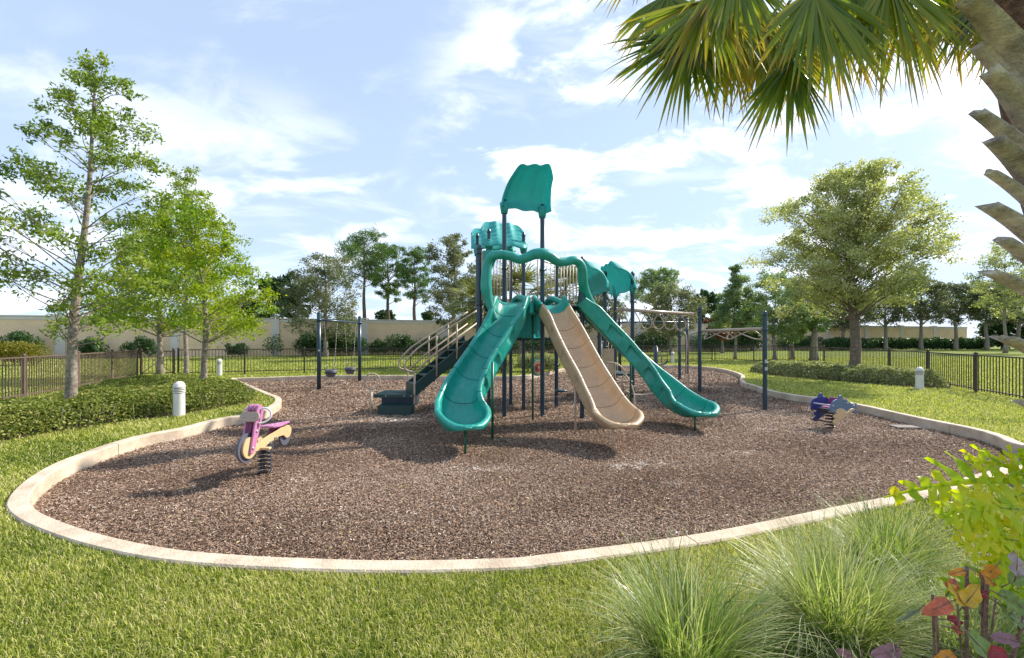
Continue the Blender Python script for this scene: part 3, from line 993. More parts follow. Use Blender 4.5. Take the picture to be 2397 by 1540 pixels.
# ================================================================ SLIDE BUILDER
def slide(th, path, label, m, hw=0.29, H=0.27, rr=0.045, seams=6, pockets=(), lip=0.42, h_end=0.13, hw_end=None, h_start=.35, name='slide', spoon=True, seamm=None):
    """closed hollow-bodied trough swept along the path, spoon-shaped exit"""
    P = resample(spline(path, 14), 0.022)
    n = len(P)
    S_ = [0.0]
    for a, b in zip(P, P[1:]):
        S_.append(S_[-1] + (b - a).length)
    L = S_[-1]
    seam_s = [L * (i + 1) / (seams + 1) for i in range(seams)]
    hwe = hw_end or hw
    rings = []
    for i, p in enumerate(P):
        t = P[min(i + 1, n - 1)] - P[max(i - 1, 0)]
        t.normalize()
        hd = Vector((t.x, t.y, 0)).normalized()
        lat = Vector((hd.y, -hd.x, 0))
        up = lat.cross(t).normalized()
        rings.append((p, lat, up, t, S_[i]))
    if spoon:
        p, lat, up, t, s = rings[-1]
        for a in (.15, .35, .55, .72, .86, .95, 1.0):
            rings.append((p + t * (rr * 2 * a), lat, up, t, L + rr * 2 * a))
    na = 9
    vs = []
    seam_lines = []
    NR = None
    for ri, (p, lat, up, t, s) in enumerate(rings):
        u = min(1, s / L)
        k = 1.0; ko = 1.0; kl = 1.0; beyond = 0.0
        if spoon and s > L - lip:
            q = (s - (L - lip)) / lip
            qo = (s - (L - lip)) / (lip + 2 * rr)
            k = math.sqrt(max(0.0, 1 - min(1, q) ** 2.0))
            ko = math.sqrt(max(0.0, 1 - min(1, qo) ** 2.0))
            kl = max(0.0, 1 - min(1, q) ** 1.6)
            if s > L:
                beyond = (s - L) / (2 * rr)
        f = min(1, max(0, (u - 0.68) / 0.2)); f = f * f * (3 - 2 * f)
        g_ = min(1, u / .10); g_ = g_ * g_ * (3 - 2 * g_)
        Hc = (H * (h_start + (1 - h_start) * g_) * (1 - f) + h_end * f)
        Hc = Hc * kl + 0.03 * (1 - kl)
        hwc = hw * (1 - f) + hwe * f
        gg = 0.0
        for sx in seam_s:
            if abs(s - sx) < 0.012:
                gg = 0.005
        e = hwc * k
        ext = (hwc + 2 * rr) * ko
        if beyond > 0:
            e = ext * .45
        prof = []
        for j in range(-na, na + 1):
            a = j / na * math.pi / 2
            uu = math.copysign(abs(math.sin(a)) ** 0.78, a) * e
            if beyond > 0:
                ww = Hc + rr * math.sin(math.pi * min(1, beyond)) * .95
            else:
                ww = Hc * (1 - math.cos(a) ** 0.85 * k) if abs(j) < na else Hc
            prof.append((uu, ww - gg * 0.8))
        r = max(.002, (ext - e) / 2)
        hr = rr if beyond == 0 else rr * math.sqrt(max(0, 1 - beyond ** 2))
        right = []
        for a in (150, 115, 80, 45, 10):
            base_ = Hc if beyond == 0 else Hc
            right.append((e + r + r * math.cos(R(a)) - gg, base_ + hr * math.sin(R(a)) - gg * .5))
        if beyond > 0:
            z0 = prof[-1][1]
            right = [(x, min(z0, z) if a_ > 80 else z) for (x, z), a_ in zip(right, (150, 115, 80, 45, 10))]
        bot = -0.045
        lo_w = Hc * (1 - ko) * .8 + bot * ko
        def outer(side):
            o = []
            for fz in (0.0, 0.08, 0.14, 0.17, 0.3, 0.45, 0.6, 0.75, 0.9, 1.0):
                w = Hc * (1 - fz) + bot * fz
                w = max(w, lo_w)
                x = ext - 0.010 - (0.035 + 0.13 * f) * fz ** 1.6 * ko
                ins = 0
                for (ps, pl, psd, lo, hi) in pockets:
                    if psd == side and ps < s < ps + pl:
                        v = (s - ps) / pl
                        half = math.sin(math.pi * min(1, v)) ** .5
                        if lo < fz < lo + (hi - lo) * max(half, .15 if v < .5 else 0):
                            ins = min(.10, 2 * rr - .018) * (1 - .75 * (fz - lo) / (hi - lo)) * (1 - v * .75)
                o.append((max(0.003, x - ins - gg), w))
            return o
        R_ = outer('R'); L_ = [(-x, w) for x, w in outer('L')]
        left = [(-x, w) for x, w in right]
        bx_ = max(.002, (ext - .08 - .12 * f)) * .5
        full = prof + right + R_ + [(bx_, lo_w - .004 * ko), (-bx_, lo_w - .004 * ko)] + L_[::-1] + left[::-1]
        NR = len(full)
        for (a, b) in full:
            vs.append(p + lat * a + up * b)
        if gg > 0 and (not seam_lines or s - seam_lines[-1][0] > .1):
            seam_lines.append((s, [p + lat * a + up * (b + .0015 + gg * .8) for (a, b) in prof + right[:4]] ))
            seam_lines[-1][1][:0] = [p + lat * a + up * (b + .0015 + gg * .8) for (a, b) in left[:4][::-1]]
    fs = []
    for i in range(len(rings) - 1):
        for j in range(NR):
            a = i * NR + j; b = i * NR + (j + 1) % NR
            fs.append((a, b, b + NR, a + NR))
    mb = MB(); mb.add(vs, fs, True)
    mb.f.append(list(range(NR))); mb.sm.append(False)
    mb.f.append([(len(rings) - 1) * NR + j for j in range(NR)][::-1]); mb.sm.append(False)
    o = th.part(name, mb, m, label)
    for s, pts in seam_lines:
        if spoon and s > L - lip: continue
        mb = MB(); mb.tube(pts, .0032, 4, caps=False)
        th.part('seam', mb, seamm or SEAM, parent=o)
    return o

# ================================================================ PLAY STRUCTURE
PS = Thing('play_structure', 'large green, tan and navy climbing structure with three slides on the mulch', 'play structure', (0.4, 9.6, MZ))
DECK = 2.26
def post(x, y, top, r=0.048, cap='dome', clamps=()):
    mb = MB()
    mb.tube([(x, y, MZ - .1), (x, y, top)], r, 18, caps=False)
    o = PS.part('post', mb, NAVY)
    mc = MB()
    mc.lathe([(r * 1.0, -0.01), (r * 1.16, 0), (r * 1.16, .03), (r, .045), (r * .85, .075), (r * .45, .10), (0, .108)], (x, y, top), 18)
    PS.part('post_cap', mc, NAVY, parent=o)
    for z in clamps:
        m2 = MB()
        m2.lathe([(r, -.02), (r * 1.28, -.02), (r * 1.28, .02), (r, .02)], (x, y, z), 18)
        m2.box((x + r * 1.4, y - .01, z), (.035, .03, .03))
        PS.part('clamp', m2, NAVY, parent=o)
    return o
A = (-0.665, 8.70); Hh = (1.50, 9.14)
B = (-0.165, 9.19); Cc = (0.665, 9.37); D = (0.275, 10.18); E = (-0.033, 10.96); F_ = (-0.54, 10.0); G = (1.098, 10.56); I_ = (-0.88, 10.85)
post(*A, 3.36, 0.054, clamps=(2.24, 3.28))
post(*Hh, 3.20, clamps=(2.2,))
post(*B, 4.45, clamps=(3.05,)); post(*Cc, 4.4, clamps=(3.05,))
post(*F_, 4.02, 0.042, clamps=(1.5,)); post(*D, 3.98, 0.042, clamps=(1.5, 2.2))
post(*I_, 4.12, 0.042, clamps=(1.5,)); post(*E, 4.02, 0.042, clamps=(1.5,)); post(*G, 3.3, clamps=(1.9, 0.9))
# right-hand wing
Q1 = (2.72, 12.5); Q2 = (3.36, 13.9); Q3 = (3.44, 12.2)
post(*Q1, 3.42, 0.056, clamps=(1.3, 0.35)); post(*Q2, 3.2, 0.056, clamps=(2.52,)); post(*Q3, 3.36, 0.056, clamps=(1.45, 2.6))
post(2.35, 11.5, 1.9, 0.05)

def plate(name, pts, z, th, m, label=None):
    mb = MB()
    mb.prism(pts, th, Matrix.Translation((0, 0, z)))
    return PS.part(name, mb, m, label)
plate('deck', [(-.60, 9.02), (1.45, 9.30), (1.12, 10.45), (.30, 10.15), (-.50, 10.0)], DECK - .03, .06, DGREEN)
plate('deck', [(-.84, 10.05), (-.45, 10.1), (.25, 10.25), (0.95, 10.5), (.55, 11.3), (-.05, 10.9), (-.83, 10.8)], 1.53, .06, DGREEN)
plate('deck', [(2.40, 11.55), (2.75, 12.45), (3.40, 12.25), (3.32, 13.8), (2.5, 13.6), (2.0, 12.3)], 0.50, .06, DGREEN)
# teal panel under the deck
def curved_panel(name, p0, p1, z0, z1, amp, m, ribs=3, th_=.05):
    mb = MB()
    p0 = Vector(p0); p1 = Vector(p1)
    d = (p1 - p0); nrm = Vector((d.y, -d.x, 0)).normalized()
    nu, nv = 30, 14
    vs, fs = [], []
    for s in (1, -1):
        for j in range(nv + 1):
            for i in range(nu + 1):
                u = i / nu; v = j / nv
                q = p0.lerp(p1, u)
                z = z0 + (z1 - z0) * v + .03 * math.sin(u * math.pi * ribs * 2) * (v > .9)
                off = amp * math.sin(u * math.pi * ribs) ** 2 + th_ * .5 * s * math.sin(math.pi * min(1, 8 * min(v, 1 - v) + .2) / 2)
                vs.append(Vector((q.x, q.y, z)) + nrm * off)
    k = (nu + 1) * (nv + 1)
    for j in range(nv):
        for i in range(nu):
            a = j * (nu + 1) + i
            fs.append((a, a + 1, a + nu + 2, a + nu + 1)); fs.append((k + a, k + a + nu + 1, k + a + nu + 2, k + a + 1))
    for i in range(nu):
        fs.append((i, k + i, k + i + 1, i + 1)); t = nv * (nu + 1) + i
        fs.append((t, t + 1, k + t + 1, k + t))
    mb.add(vs, fs, True)
    return PS.part(name, mb, m)
curved_panel('curved_panel', (.02, 9.95, 0), (.66, 10.1, 0), 1.56, 2.2, .04, ROOFM)
# fascia strips below the upper deck
mb = MB(); mb.box((.4, 9.04, 2.16), (1.95, .04, .1), .13)
PS.part('deck_fascia', mb, DGREEN)

# ---- arched entry hood over the three slides
arch = [at(1160, 748, 8.50), at(1151, 728, 8.50), at(1143, 704, 8.5), at(1138, 676, 8.5), at(1138, 645, 8.5), at(1141, 615, 8.5), at(1152, 600, 8.47), at(1175, 596, 8.45), at(1196, 600, 8.45), at(1215, 607, 8.45), at(1232, 603, 8.46), at(1250, 595, 8.48),
        at(1270, 594, 8.5), at(1288, 601, 8.55), at(1304, 611, 8.6), at(1322, 613, 8.65), at(1340, 609, 8.7), at(1354, 614, 8.78), at(1362, 630, 8.86), at(1363, 652, 8.98), at(1366, 672, 9.1), at(1377, 698, 9.26), at(1396, 726, 9.42), at(1418, 752, 9.5), at(1444, 782, 9.52)]
ap = spline(arch, 8)
m = len(ap)
tk = [.042, .06, .092, .115, .104, .094, .090, .088, .088, .090, .095, .105, .108, .103, .094, .088, .086, .088, .092, .098, .098, .085, .068, .052, .040]
ar = []
for i in range(m):
    x = i / (m - 1) * (len(tk) - 1); j = min(len(tk) - 2, int(x)); ar.append(tk[j] * (1 - (x - j)) + tk[j + 1] * (x - j))
mb = MB(); mb.tube(ap, ar, 20, flat=1.12)
hood = PS.part('slide_hood', mb, GREEN)
# raised character emblem replaced by a plain boss in the moulding
mb = MB()
for i in range(5):
    a = i * 2 * math.pi / 5 + .3
    mb.tube([at(1262, 604, 8.40), at(1262, 604, 8.40) + Vector((math.cos(a) * .045, 0.004, math.sin(a) * .045))], [.010, .004], 6)
PS.part('moulded_emblem', mb, ROOFM, parent=hood)
# flat backing flange behind left jamb and along the top
mb = MB()
fl = [at(1131, 586, 8.62), at(1160, 586, 8.62), at(1162, 606, 8.62), at(1146, 640, 8.62), at(1152, 690, 8.62), at(1163, 712, 8.62), at(1150, 716, 8.62), at(1132, 690, 8.62)]
M_ = Matrix.Translation((0, 8.63, 0)) @ Matrix.Rotation(R(90), 4, 'X')
mb.prism([(p.x, p.z) for p in fl], .05, M_, .012)
PS.part('hood_flange', mb, GREEN)

# ---- slides
sL = [at(1199, 708, 9.05), at(1197, 722, 8.75), at(1186, 764, 8.42), at(1157, 818, 8.05), at(1118, 880, 7.65), at(1090, 930, 7.28), at(1078, 968, 6.98), at(1081, 992, 6.72), at(1090, 1003, 6.42), at(1096, 1006, 6.15)]
sM = [at(1283, 714, 9.10), at(1289, 728, 8.82), at(1316, 778, 8.44), at(1353, 852, 7.92), at(1388, 915, 7.5), at(1417, 963, 7.12), at(1437, 987, 6.85), at(1450, 996, 6.6), at(1461, 1001, 6.3)]
sR = [at(1350, 714, 9.25), at(1368, 732, 9.25), at(1415, 781, 9.22), at(1470, 836, 9.15), at(1525, 892, 8.98), at(1573, 937, 8.68), at(1607, 961, 8.36), at(1632, 971, 8.02), at(1650, 974, 7.68)]
def pk(n, s0, ds, ln, side, lo=.14, hi=.95):
    return [(s0 + i * ds, ln, side, lo, hi) for i in range(n)]
SEAMT = mat('tan_seam_shadow', (0.30, 0.18, 0.11), 0.7)
slide(PS, sL, 'glossy green slide that curves out to the left', GREEN, hw=0.275, H=0.25, rr=.05, hw_end=.345, h_end=.23, lip=.58, pockets=pk(4, 1.15, .62, .26, 'L'))
tanp = resample(spline(sM, 14), .1)
slide(PS, tanp[:5], 'green chute at the top of the tan slide', GREEN, hw=0.27, H=0.20, rr=.042, hw_end=.27, h_end=.20, spoon=False, seams=0, name='slide_chute')
slide(PS, [tanp[4] + (tanp[5] - tanp[4]) * .06] + tanp[5:], 'straight tan slide in the middle', TAN, hw=0.265, H=0.215, rr=.042, hw_end=.32, h_end=.18, lip=.48, h_start=.95, pockets=pk(5, .55, .62, .28, 'R'), seamm=SEAMT)
slide(PS, sR, 'long green slide running down to the right', GREEN, hw=0.25, H=0.24, rr=.052, hw_end=.30, h_end=.19, lip=.46, h_start=.6, pockets=pk(5, .80, .60, .36, 'R'))
# tall far wall of the right slide where it leaves the hood
topc = spline([at(1357, 664, 9.16), at(1374, 698, 9.32), at(1394, 726, 9.47), at(1418, 754, 9.55), at(1446, 786, 9.56)], 8)
botc = spline([at(1346, 722, 9.20), at(1362, 742, 9.36), at(1386, 764, 9.44), at(1414, 788, 9.46), at(1446, 812, 9.44)], 8)
k = len(topc); vs = []
for a, b in zip(topc, botc):
    md_ = a.lerp(b, .6) + Vector((.03, .05, 0))
    vs += [a, md_, b, b + Vector((0, .04, -.01)), md_ + Vector((0, .05, 0)), a + Vector((0, .04, 0))]
fs = []
for i in range(k - 1):
    for j in range(6):
        fs.append((i * 6 + j, i * 6 + (j + 1) % 6, i * 6 + 6 + (j + 1) % 6, i * 6 + 6 + j))
mb = MB(); mb.add(vs, fs, True)
PS.part('slide_side_wall', mb, GREEN)
def hump(pts, rad):
    mb = MB(); p = spline(pts, 6); k = len(p)
    r_ = [rad[0] + (rad[1] - rad[0]) * (i / (k - 1)) for i in range(k)]
    mb.tube(p, r_, 14, flat=1.25)
    PS.part('slide_divider', mb, GREEN)
hump([at(1196, 730, 9.62), at(1204, 708, 9.5), at(1213, 697, 9.36), at(1226, 701, 9.1), at(1237, 709, 8.9), at(1243, 716, 8.75), at(1243, 735, 8.66)], (.08, .05))
hump([at(1272, 732, 9.75), at(1281, 711, 9.6), at(1290, 700, 9.45), at(1304, 704, 9.25), at(1318, 711, 9.1), at(1328, 719, 8.98), at(1332, 740, 8.9)], (.08, .05))
# bed of the entry platform between hood jambs
mb = MB()
nu = 40
vs, fs = [], []
for s in (0, 1):
    for j, yy in enumerate((9.0, 9.2, 9.4, 9.62)):
        for i in range(nu + 1):
            u = i / nu
            x = -0.50 + 2.05 * u
            z = 2.20 + 0.07 * (math.sin(u * math.pi * 3 + math.pi / 2) * -1) * 0.5 + 0.04 + 0.03 * j / 3 - .05 * s
            vs.append(Vector((x, yy + .18 * u - .14, z - .05)))
kk_ = 4 * (nu + 1)
for s in (0, 1):
    for j in range(3):
        for i in range(nu):
            a = s * kk_ + j * (nu + 1) + i
            fs.append((a, a + 1, a + nu + 2, a + nu + 1))
mb.add(vs, fs, True)
PS.part('entry_platform', mb, GREEN)
# slide legs
for (x, y, top, m_) in [(-.69, 6.30, .235, LEGGREEN), (-.33, 7.23, 1.15, LEGGREEN), (.43, 8.86, 2.15, LEGGREEN), (1.53, 6.47, .26, TANP), (1.115, 7.53, 1.0, TANP), (3.34, 7.80, .25, LEGGREEN), (2.72, 9.8, 1.2, LEGGREEN)]:
    mb = MB()
    mb.cyl((x, y, MZ - .1), (x, y, top), .022 if top > .5 else .018, 12)
    PS.part('slide_leg', mb, m_)

# ---- canopy roofs (ribbed shells on the tall posts)
def shell(name, bl, br, tl, tr, bulge, m, label=None, ribs=3, amp=.05, thk=.035, curl=.16, top_sc=.07, bot_sc=.03, grooves=False, flip=1):
    bl, br, tl, tr = map(Vector, (bl, br, tl, tr))
    ctr_n = (br - bl).cross(tl - bl).normalized() * flip
    nu, nv = 48, 26
    grid = []
    for j in range(nv + 1):
        row = []
        for i in range(nu + 1):
            u = i / nu; v = j / nv
            # rounded outline
            vv = v
            e0 = min(u, 1 - u)
            rnd = 0.24 * (1 - min(1, e0 / .13)) ** 2
            sb = (math.sin(u * math.pi * ribs) ** 2) ** .6
            vv = v * (1 + top_sc * sb - rnd) + (1 - v) * (rnd * .6 - bot_sc * math.sin(u * math.pi * ribs) ** 2)
            p = bl.lerp(br, u).lerp(tl.lerp(tr, u), vv)
            off = bulge * math.sin(math.pi * min(1, max(0, v))) ** 0.8
            off += amp * (sb - .5) * (.35 + .65 * v)
            off -= curl * (1 - min(1, e0 / .16)) ** 2 * (1 - .35 * v)
            off -= curl * .55 * (1 - min(1, v / .16)) ** 2
            g = 0
            if grooves:
                for gv in (.22, .42, .62, .80):
                    if abs(v - gv) < .021:
                        g = .022
            p = p + ctr_n * (off - g)
            row.append(p)
        grid.append(row)
    mb = MB()
    vs = [p for row in grid for p in row]
    fs = []
    for j in range(nv):
        for i in range(nu):
            a = j * (nu + 1) + i
            fs.append((a, a + 1, a + nu + 2, a + nu + 1))
    mb.add(vs, fs, True)
    o = PS.part(name, mb, m, label)
    if grooves:
        for gv in (.22, .42, .62, .80):
            j = int(round(gv * nv))
            line = [grid[j][i] + ctr_n * .030 for i in range(1, nu)]
            line2 = [grid[j][i] - ctr_n * .000 for i in range(1, nu)]
            mg = MB(); mg.tube(line, .009, 4, caps=False); PS.part('seam', mg, SEAM, parent=o)
    md = o.modifiers.new('thickness', 'SOLIDIFY'); md.thickness = thk; md.offset = 0
    b = o.modifiers.new('round', 'SUBSURF'); b.levels = 1; b.render_levels = 1
    return o
shell('roof_panel', at(1166, 478, 9.25), at(1284, 494, 9.45), at(1206, 388, 8.75), at(1295, 388, 8.95), -.14, ROOFM, 'tall teal hood on two high posts', curl=-.22, amp=.035, flip=1, top_sc=.05)
shell('roof_panel', at(1129, 566, 9.75), at(1239, 574, 9.95), at(1126, 517, 10.7), at(1222, 528, 10.9), .05, ROOFM, 'pale teal scalloped roof above the left of the deck', grooves=True, curl=-.12, amp=.07, flip=-1, bot_sc=.04, top_sc=.05)
shell('roof_panel', at(1104, 574, 10.7), at(1212, 582, 10.9), at(1102, 532, 11.7), at(1196, 545, 11.9), .05, ROOFM, 'pale teal scalloped roof behind the first', grooves=True, curl=-.12, amp=.07, flip=-1, bot_sc=.04, top_sc=.05)
shell('roof_panel', at(1497, 672, 11.9), at(1434, 690, 14.1), at(1434, 612, 11.7), at(1403, 630, 13.9), .16, ROOFM, 'teal sloping roof furthest right', curl=.07, amp=.05, flip=1, top_sc=.04)
shell('roof_panel', at(1432, 674, 11.4), at(1380, 696, 13.6), at(1371, 610, 11.2), at(1348, 630, 13.4), .16, ROOFM, 'teal sloping roof just right of the slide hood', curl=.07, amp=.05, flip=1, top_sc=.04)
# roof sockets
for (x, y, z) in [(B[0], B[1], 4.33), (Cc[0], Cc[1], 4.29), (F_[0], F_[1], 3.70), (D[0], D[1], 3.68), (I_[0], I_[1], 3.74), (E[0], E[1], 3.70), (Q1[0], Q1[1], 2.98), (Q2[0], Q2[1], 2.96), (Q3[0], Q3[1], 2.93)]:
    mb = MB(); mb.lathe([(.052, -.10), (.068, -.10), (.088, .0), (.10, .13), (.05, .16)], (x, y, z), 16)
    PS.part('roof_socket', mb, ROOFM)

# ---- picket barriers above the decks
def barrier(p0, p1, z0, z1, n, r=.0125, rails=True):
    mb = MB()
    p0 = Vector((*p0, 0)); p1 = Vector((*p1, 0))
    for i in range(n):
        q = p0.lerp(p1, (i + .5) / n)
        mb.cyl((q.x, q.y, z0), (q.x, q.y, z1), r, 8)
    if rails:
        for z in (z0, z1):
            mb.tube([(p0.x, p0.y, z), (p1.x, p1.y, z)], r * 1.35, 8)
    PS.part('picket_barrier', mb, TANP)
barrier((-.46, 10.02), (-.02, 10.1), 2.32, 3.44, 6)
barrier((.68, 10.0), (1.10, 10.5), 2.32, 3.36, 4)
barrier((1.16, 10.45), (1.62, 9.5), 2.32, 3.3, 8)
barrier((-.60, 8.78), (-.59, 9.6), 2.3, 3.3, 6)
mb = MB(); mb.cyl((.585, 9.7, 2.2), (.585, 9.7, 3.34), .017, 10); PS.part('grab_pole', mb, TANP)
mb = MB(); mb.cyl((-.60, 8.66, 2.32), (-.60, 8.66, 3.32), .024, 10); PS.part('grab_pole', mb, TANP)
# loop hand holds at the back of the decks
def loop(pts, r, name='hand_rail', m_=TANP, n=8, close=False):
    mb = MB(); mb.tube(spline(pts, 8, close), r, n, closed=close); return PS.part(name, mb, m_)
loop([at(1232, 708, 11.0), at(1252, 690, 11.0), at(1272, 668, 11.0), at(1285, 658, 11.0), at(1300, 655, 11.0), at(1310, 668, 11.0), at(1312, 700, 11.0)], .018)
loop([at(1240, 716, 11.2), at(1256, 706, 11.2), at(1272, 688, 11.2), at(1282, 668, 11.2)], .016)
loop([at(1190, 715, 11.0), at(1185, 690, 11.0), at(1188, 662, 11.0), at(1196, 652, 11.0), at(1200, 660, 11.0)], .016)
loop([at(1160, 715, 10.6), at(1170, 690, 10.6), at(1184, 680, 10.6)], .016)
loop([at(1320, 705, 10.8), at(1320, 688, 10.8), at(1325, 682, 10.8), at(1331, 688, 10.8), at(1331, 705, 10.8)], .016)

# ---- stairs from the transfer step
st0 = Vector((-2.2, 9.66, 0.36)); st1 = Vector((-.92, 10.35, 1.50))
sdir = (st1 - st0); hdir = Vector((sdir.x, sdir.y, 0)).normalized(); lat = Vector((-hdir.y, hdir.x, 0))
def stringer(off):
    mb = MB()
    a = st0 + lat * off; b = st1 + lat * off
    v = []
    for q in (-.018, .018):
        for (p, dz) in ((a, .16), (a, -.13), (b, -.16), (b, .13)):
            v.append(p + lat * q + Vector((0, 0, dz)))
    mb.add(v, [(0, 1, 2, 3), (7, 6, 5, 4), (0, 4, 5, 1), (1, 5, 6, 2), (2, 6, 7, 3), (3, 7, 4, 0)])
    PS.part('stair_stringer', mb, DGREEN)
stringer(0); stringer(.62)
ns = 6
for i in range(ns):
    t = (i + .5) / ns
    c = st0.lerp(st1, t) + lat * .31
    mb = MB(); mb.box(c + Vector((0, 0, .05)), (.25, .57, .035), math.atan2(hdir.y, hdir.x))
    mb.box(c + Vector((0, 0, -.03)) + hdir * .11, (.02, .57, .14), math.atan2(hdir.y, hdir.x))
    PS.part('stair_tread', mb, DGREEN)
mb = MB(); mb.box(st0 + lat * .31 + Vector((-.02, 0, .01)), (.03, .62, .30), math.atan2(hdir.y, hdir.x)); PS.part('stair_riser', mb, DGREEN)
# transfer platform and step
def grated(name, c, d, m_):
    mb = MB()
    mb.box((c[0], c[1] - d[1] / 2 + .015, c[2]), (d[0], .03, d[2]))
    mb.box((c[0], c[1] + d[1] / 2 - .015, c[2]), (d[0], .03, d[2]))
    mb.box((c[0] - d[0] / 2 + .015, c[1], c[2]), (.03, d[1] - .06, d[2]))
    mb.box((c[0] + d[0] / 2 - .015, c[1], c[2]), (.03, d[1] - .06, d[2]))
    nx = int(d[0] / .05); ny = int(d[1] / .05)
    for i in range(1, nx):
        mb.box((c[0] - d[0] / 2 + i * d[0] / nx, c[1], c[2] + d[2] / 2 - .012), (.014, d[1] - .06, .018))
    for i in range(1, ny):
        mb.box((c[0], c[1] - d[1] / 2 + i * d[1] / ny, c[2] + d[2] / 2 - .010), (d[0] - .06, .012, .016))
    return PS.part(name, mb, m_)
grated('transfer_platform', (-2.66, 10.0, .255), (.90, .80, .075), DGREEN)
mb = MB(); mb.box((-2.62, 9.80, .10), (.74, .03, .235)); mb.box((-2.98, 10.1, .10), (.03, .55, .235)); mb.box((-2.27, 10.1, .10), (.03, .55, .235)); PS.part('riser_panel', mb, NAVY)
grated('transfer_step', (-2.585, 9.58, .04), (.76, .36, .05), DGREEN)
mb = MB(); mb.box((-2.585, 9.41, -.075), (.74, .03, .18)); mb.box((-2.95, 9.59, -.075), (.03, .33, .18)); mb.box((-2.22, 9.59, -.075), (.03, .33, .18)); PS.part('step_panel', mb, DGREEN)
for x in (-2.83, -2.42, -2.26):
    mb = MB(); mb.lathe([(.0, .0), (.018, .0), (.018, .008), (.0, .014)], M=Matrix.Translation((x, 9.598, .255)) @ Matrix.Rotation(R(90), 4, 'X'), n=10)
    PS.part('bolt', mb, BOLT)
# ring on a pole
pr = Vector((-3.13, 9.5, 0))
mb = MB(); mb.cyl((pr.x, pr.y, MZ - .1), (pr.x, pr.y, .42), .027, 14); PS.part('ring_pole', mb, TANP)
cc = pr + Vector((.02, 0, .42 + .175)); ra = R(28)
mb = MB(); mb.tube([cc + Vector((math.cos(a) * math.cos(ra) * .17, math.cos(a) * math.sin(ra) * .17, math.sin(a) * .175)) for a in [2 * math.pi * i / 32 for i in range(32)]], .016, 10, closed=True)
PS.part('grab_ring', mb, TANP)
# handrails (near and far)
for off, r_ in ((0.0, .021), (.62, .020)):
    o = lat * off + Vector((0, -.02 if off == 0 else .02, 0))
    base = st0 + o
    def sp(t, dz):
        return base + sdir * t + Vector((0, 0, dz))
    p0 = base + Vector((-.0, 0, 0))
    top = [sp(1.06, .66), sp(.5, .80), sp(.12, .90), sp(-.05, .88), sp(-.14, .80), sp(-.14, .66), sp(-.05, .50), sp(.0, .42)]
    mb = MB(); mb.tube(spline(top, 6), r_, 10)
    mb.tube([sp(.0, .42), sp(.3, .46), sp(1.06, .36)], r_, 10)
    mb.cyl((p0.x, p0.y, (MZ - .05) if off == 0 else .2), (p0.x, p0.y, p0.z + .44), r_ * 1.05, 10)
    PS.part('hand_rail', mb, TANP)
    for t in (.36, .70):
        q = base + sdir * t
        mb = MB(); mb.cyl((q.x, q.y - .02, q.z - .10), (q.x, q.y - .02, q.z + (.84 if t < .5 else .74)), r_ * .95, 10)
        PS.part('baluster', mb, TANP)

# ---- right-hand climbers
seat = MB(); seat.lathe([(0, .03), (.135, .03), (.15, .015), (.15, 0), (.12, -.02), (0, -.02)], (1.20, 10.42, .27), 22)
PS.part('stool_seat', seat, NAVY)
mb = MB(); mb.tube([(1.1, 10.5, .12), (1.19, 10.43, .13), (1.20, 10.42, .25)], .018, 8); PS.part('stool_bracket', mb, TANP)
# activity wheel
wc = Vector((.60, 10.15, .86)); W = Matrix.Translation(wc) @ Matrix.Rotation(R(35), 4, 'Z') @ Matrix.Rotation(R(90), 4, 'X')
def disc(name, r0, th_, off, m_):
    mb = MB(); mb.prism([(r0 * math.cos(2 * math.pi * i / 28), r0 * 1.1 * math.sin(2 * math.pi * i / 28)) for i in range(28)], th_, W @ Matrix.Translation((0, 0, off)), .004)
    return PS.part(name, mb, m_)
disc('activity_wheel', .185, .03, 0, ROOFM); disc('wheel_face', .155, .03, .012, TANP2); disc('wheel_hub', .085, .03, .028, REDB); disc('wheel_knob', .03, .03, .05, BOLT)
mb = MB(); mb.prism([(.13 * math.cos(2 * math.pi * i / 24), .18 * math.sin(2 * math.pi * i / 24)) for i in range(24)], .03, Matrix.Translation((-.62, 9.6, .66)) @ Matrix.Rotation(R(90), 4, 'X'), .006)
PS.part('bead_disc', mb, ORANGE)
# tan panels and bars below the right wing
mb = MB(); mb.box((2.3, 12.1, 1.05), (.24, .04, 1.0), .1); PS.part('side_panel', mb, TANP2)
mb = MB(); mb.box((2.75, 12.15, .88), (.30, .04, .75), .1); PS.part('side_panel', mb, TANP2)
barrier((2.0, 12.6), (2.6, 12.2), .55, 1.45, 7)
barrier((2.5, 13.5), (3.25, 13.75), .55, 1.45, 7)
# looping arch climber
loop([at(1420, 853, 11.6), at(1419, 885, 11.6), at(1436, 893, 11.6), at(1470, 895, 11.6)], .02, 'climber_bar')
loop([at(1418, 848, 11.6), at(1440, 850, 11.6), at(1457, 862, 11.6), at(1464, 878, 11.6)], .02, 'climber_bar')
loop([at(1440, 851, 11.4), at(1439, 878, 11.4), at(1446, 890, 11.4), at(1480, 893, 11.4)], .02, 'climber_bar')
loop([at(1466, 866, 11.2), at(1456, 888, 11.2), at(1460, 902, 11.2), at(1480, 905, 11.2), at(1502, 900, 11.2)], .02, 'climber_bar')
loop([at(1463, 876, 11.3), at(1475, 895, 11.2), at(1483, 920, 11.05), at(1485, 945, 10.9), (3.14, 10.85, MZ - .05)], .02, 'climber_bar')
loop([at(1545, 918, 11.4), at(1547, 930, 11.35), at(1546, 944, 11.3), (3.95, 11.3, MZ - .05)], .02, 'climber_bar')
loop([at(1462, 914, 11.0), at(1485, 923, 11.1), at(1520, 922, 11.3), at(1535, 914, 11.4), at(1540, 906, 11.4)], .018, 'climber_rung')
loop([at(1470, 950, 10.9), at(1486, 956, 10.9), at(1522, 954, 11.1), at(1545, 961, 11.2)], .018, 'climber_rung')
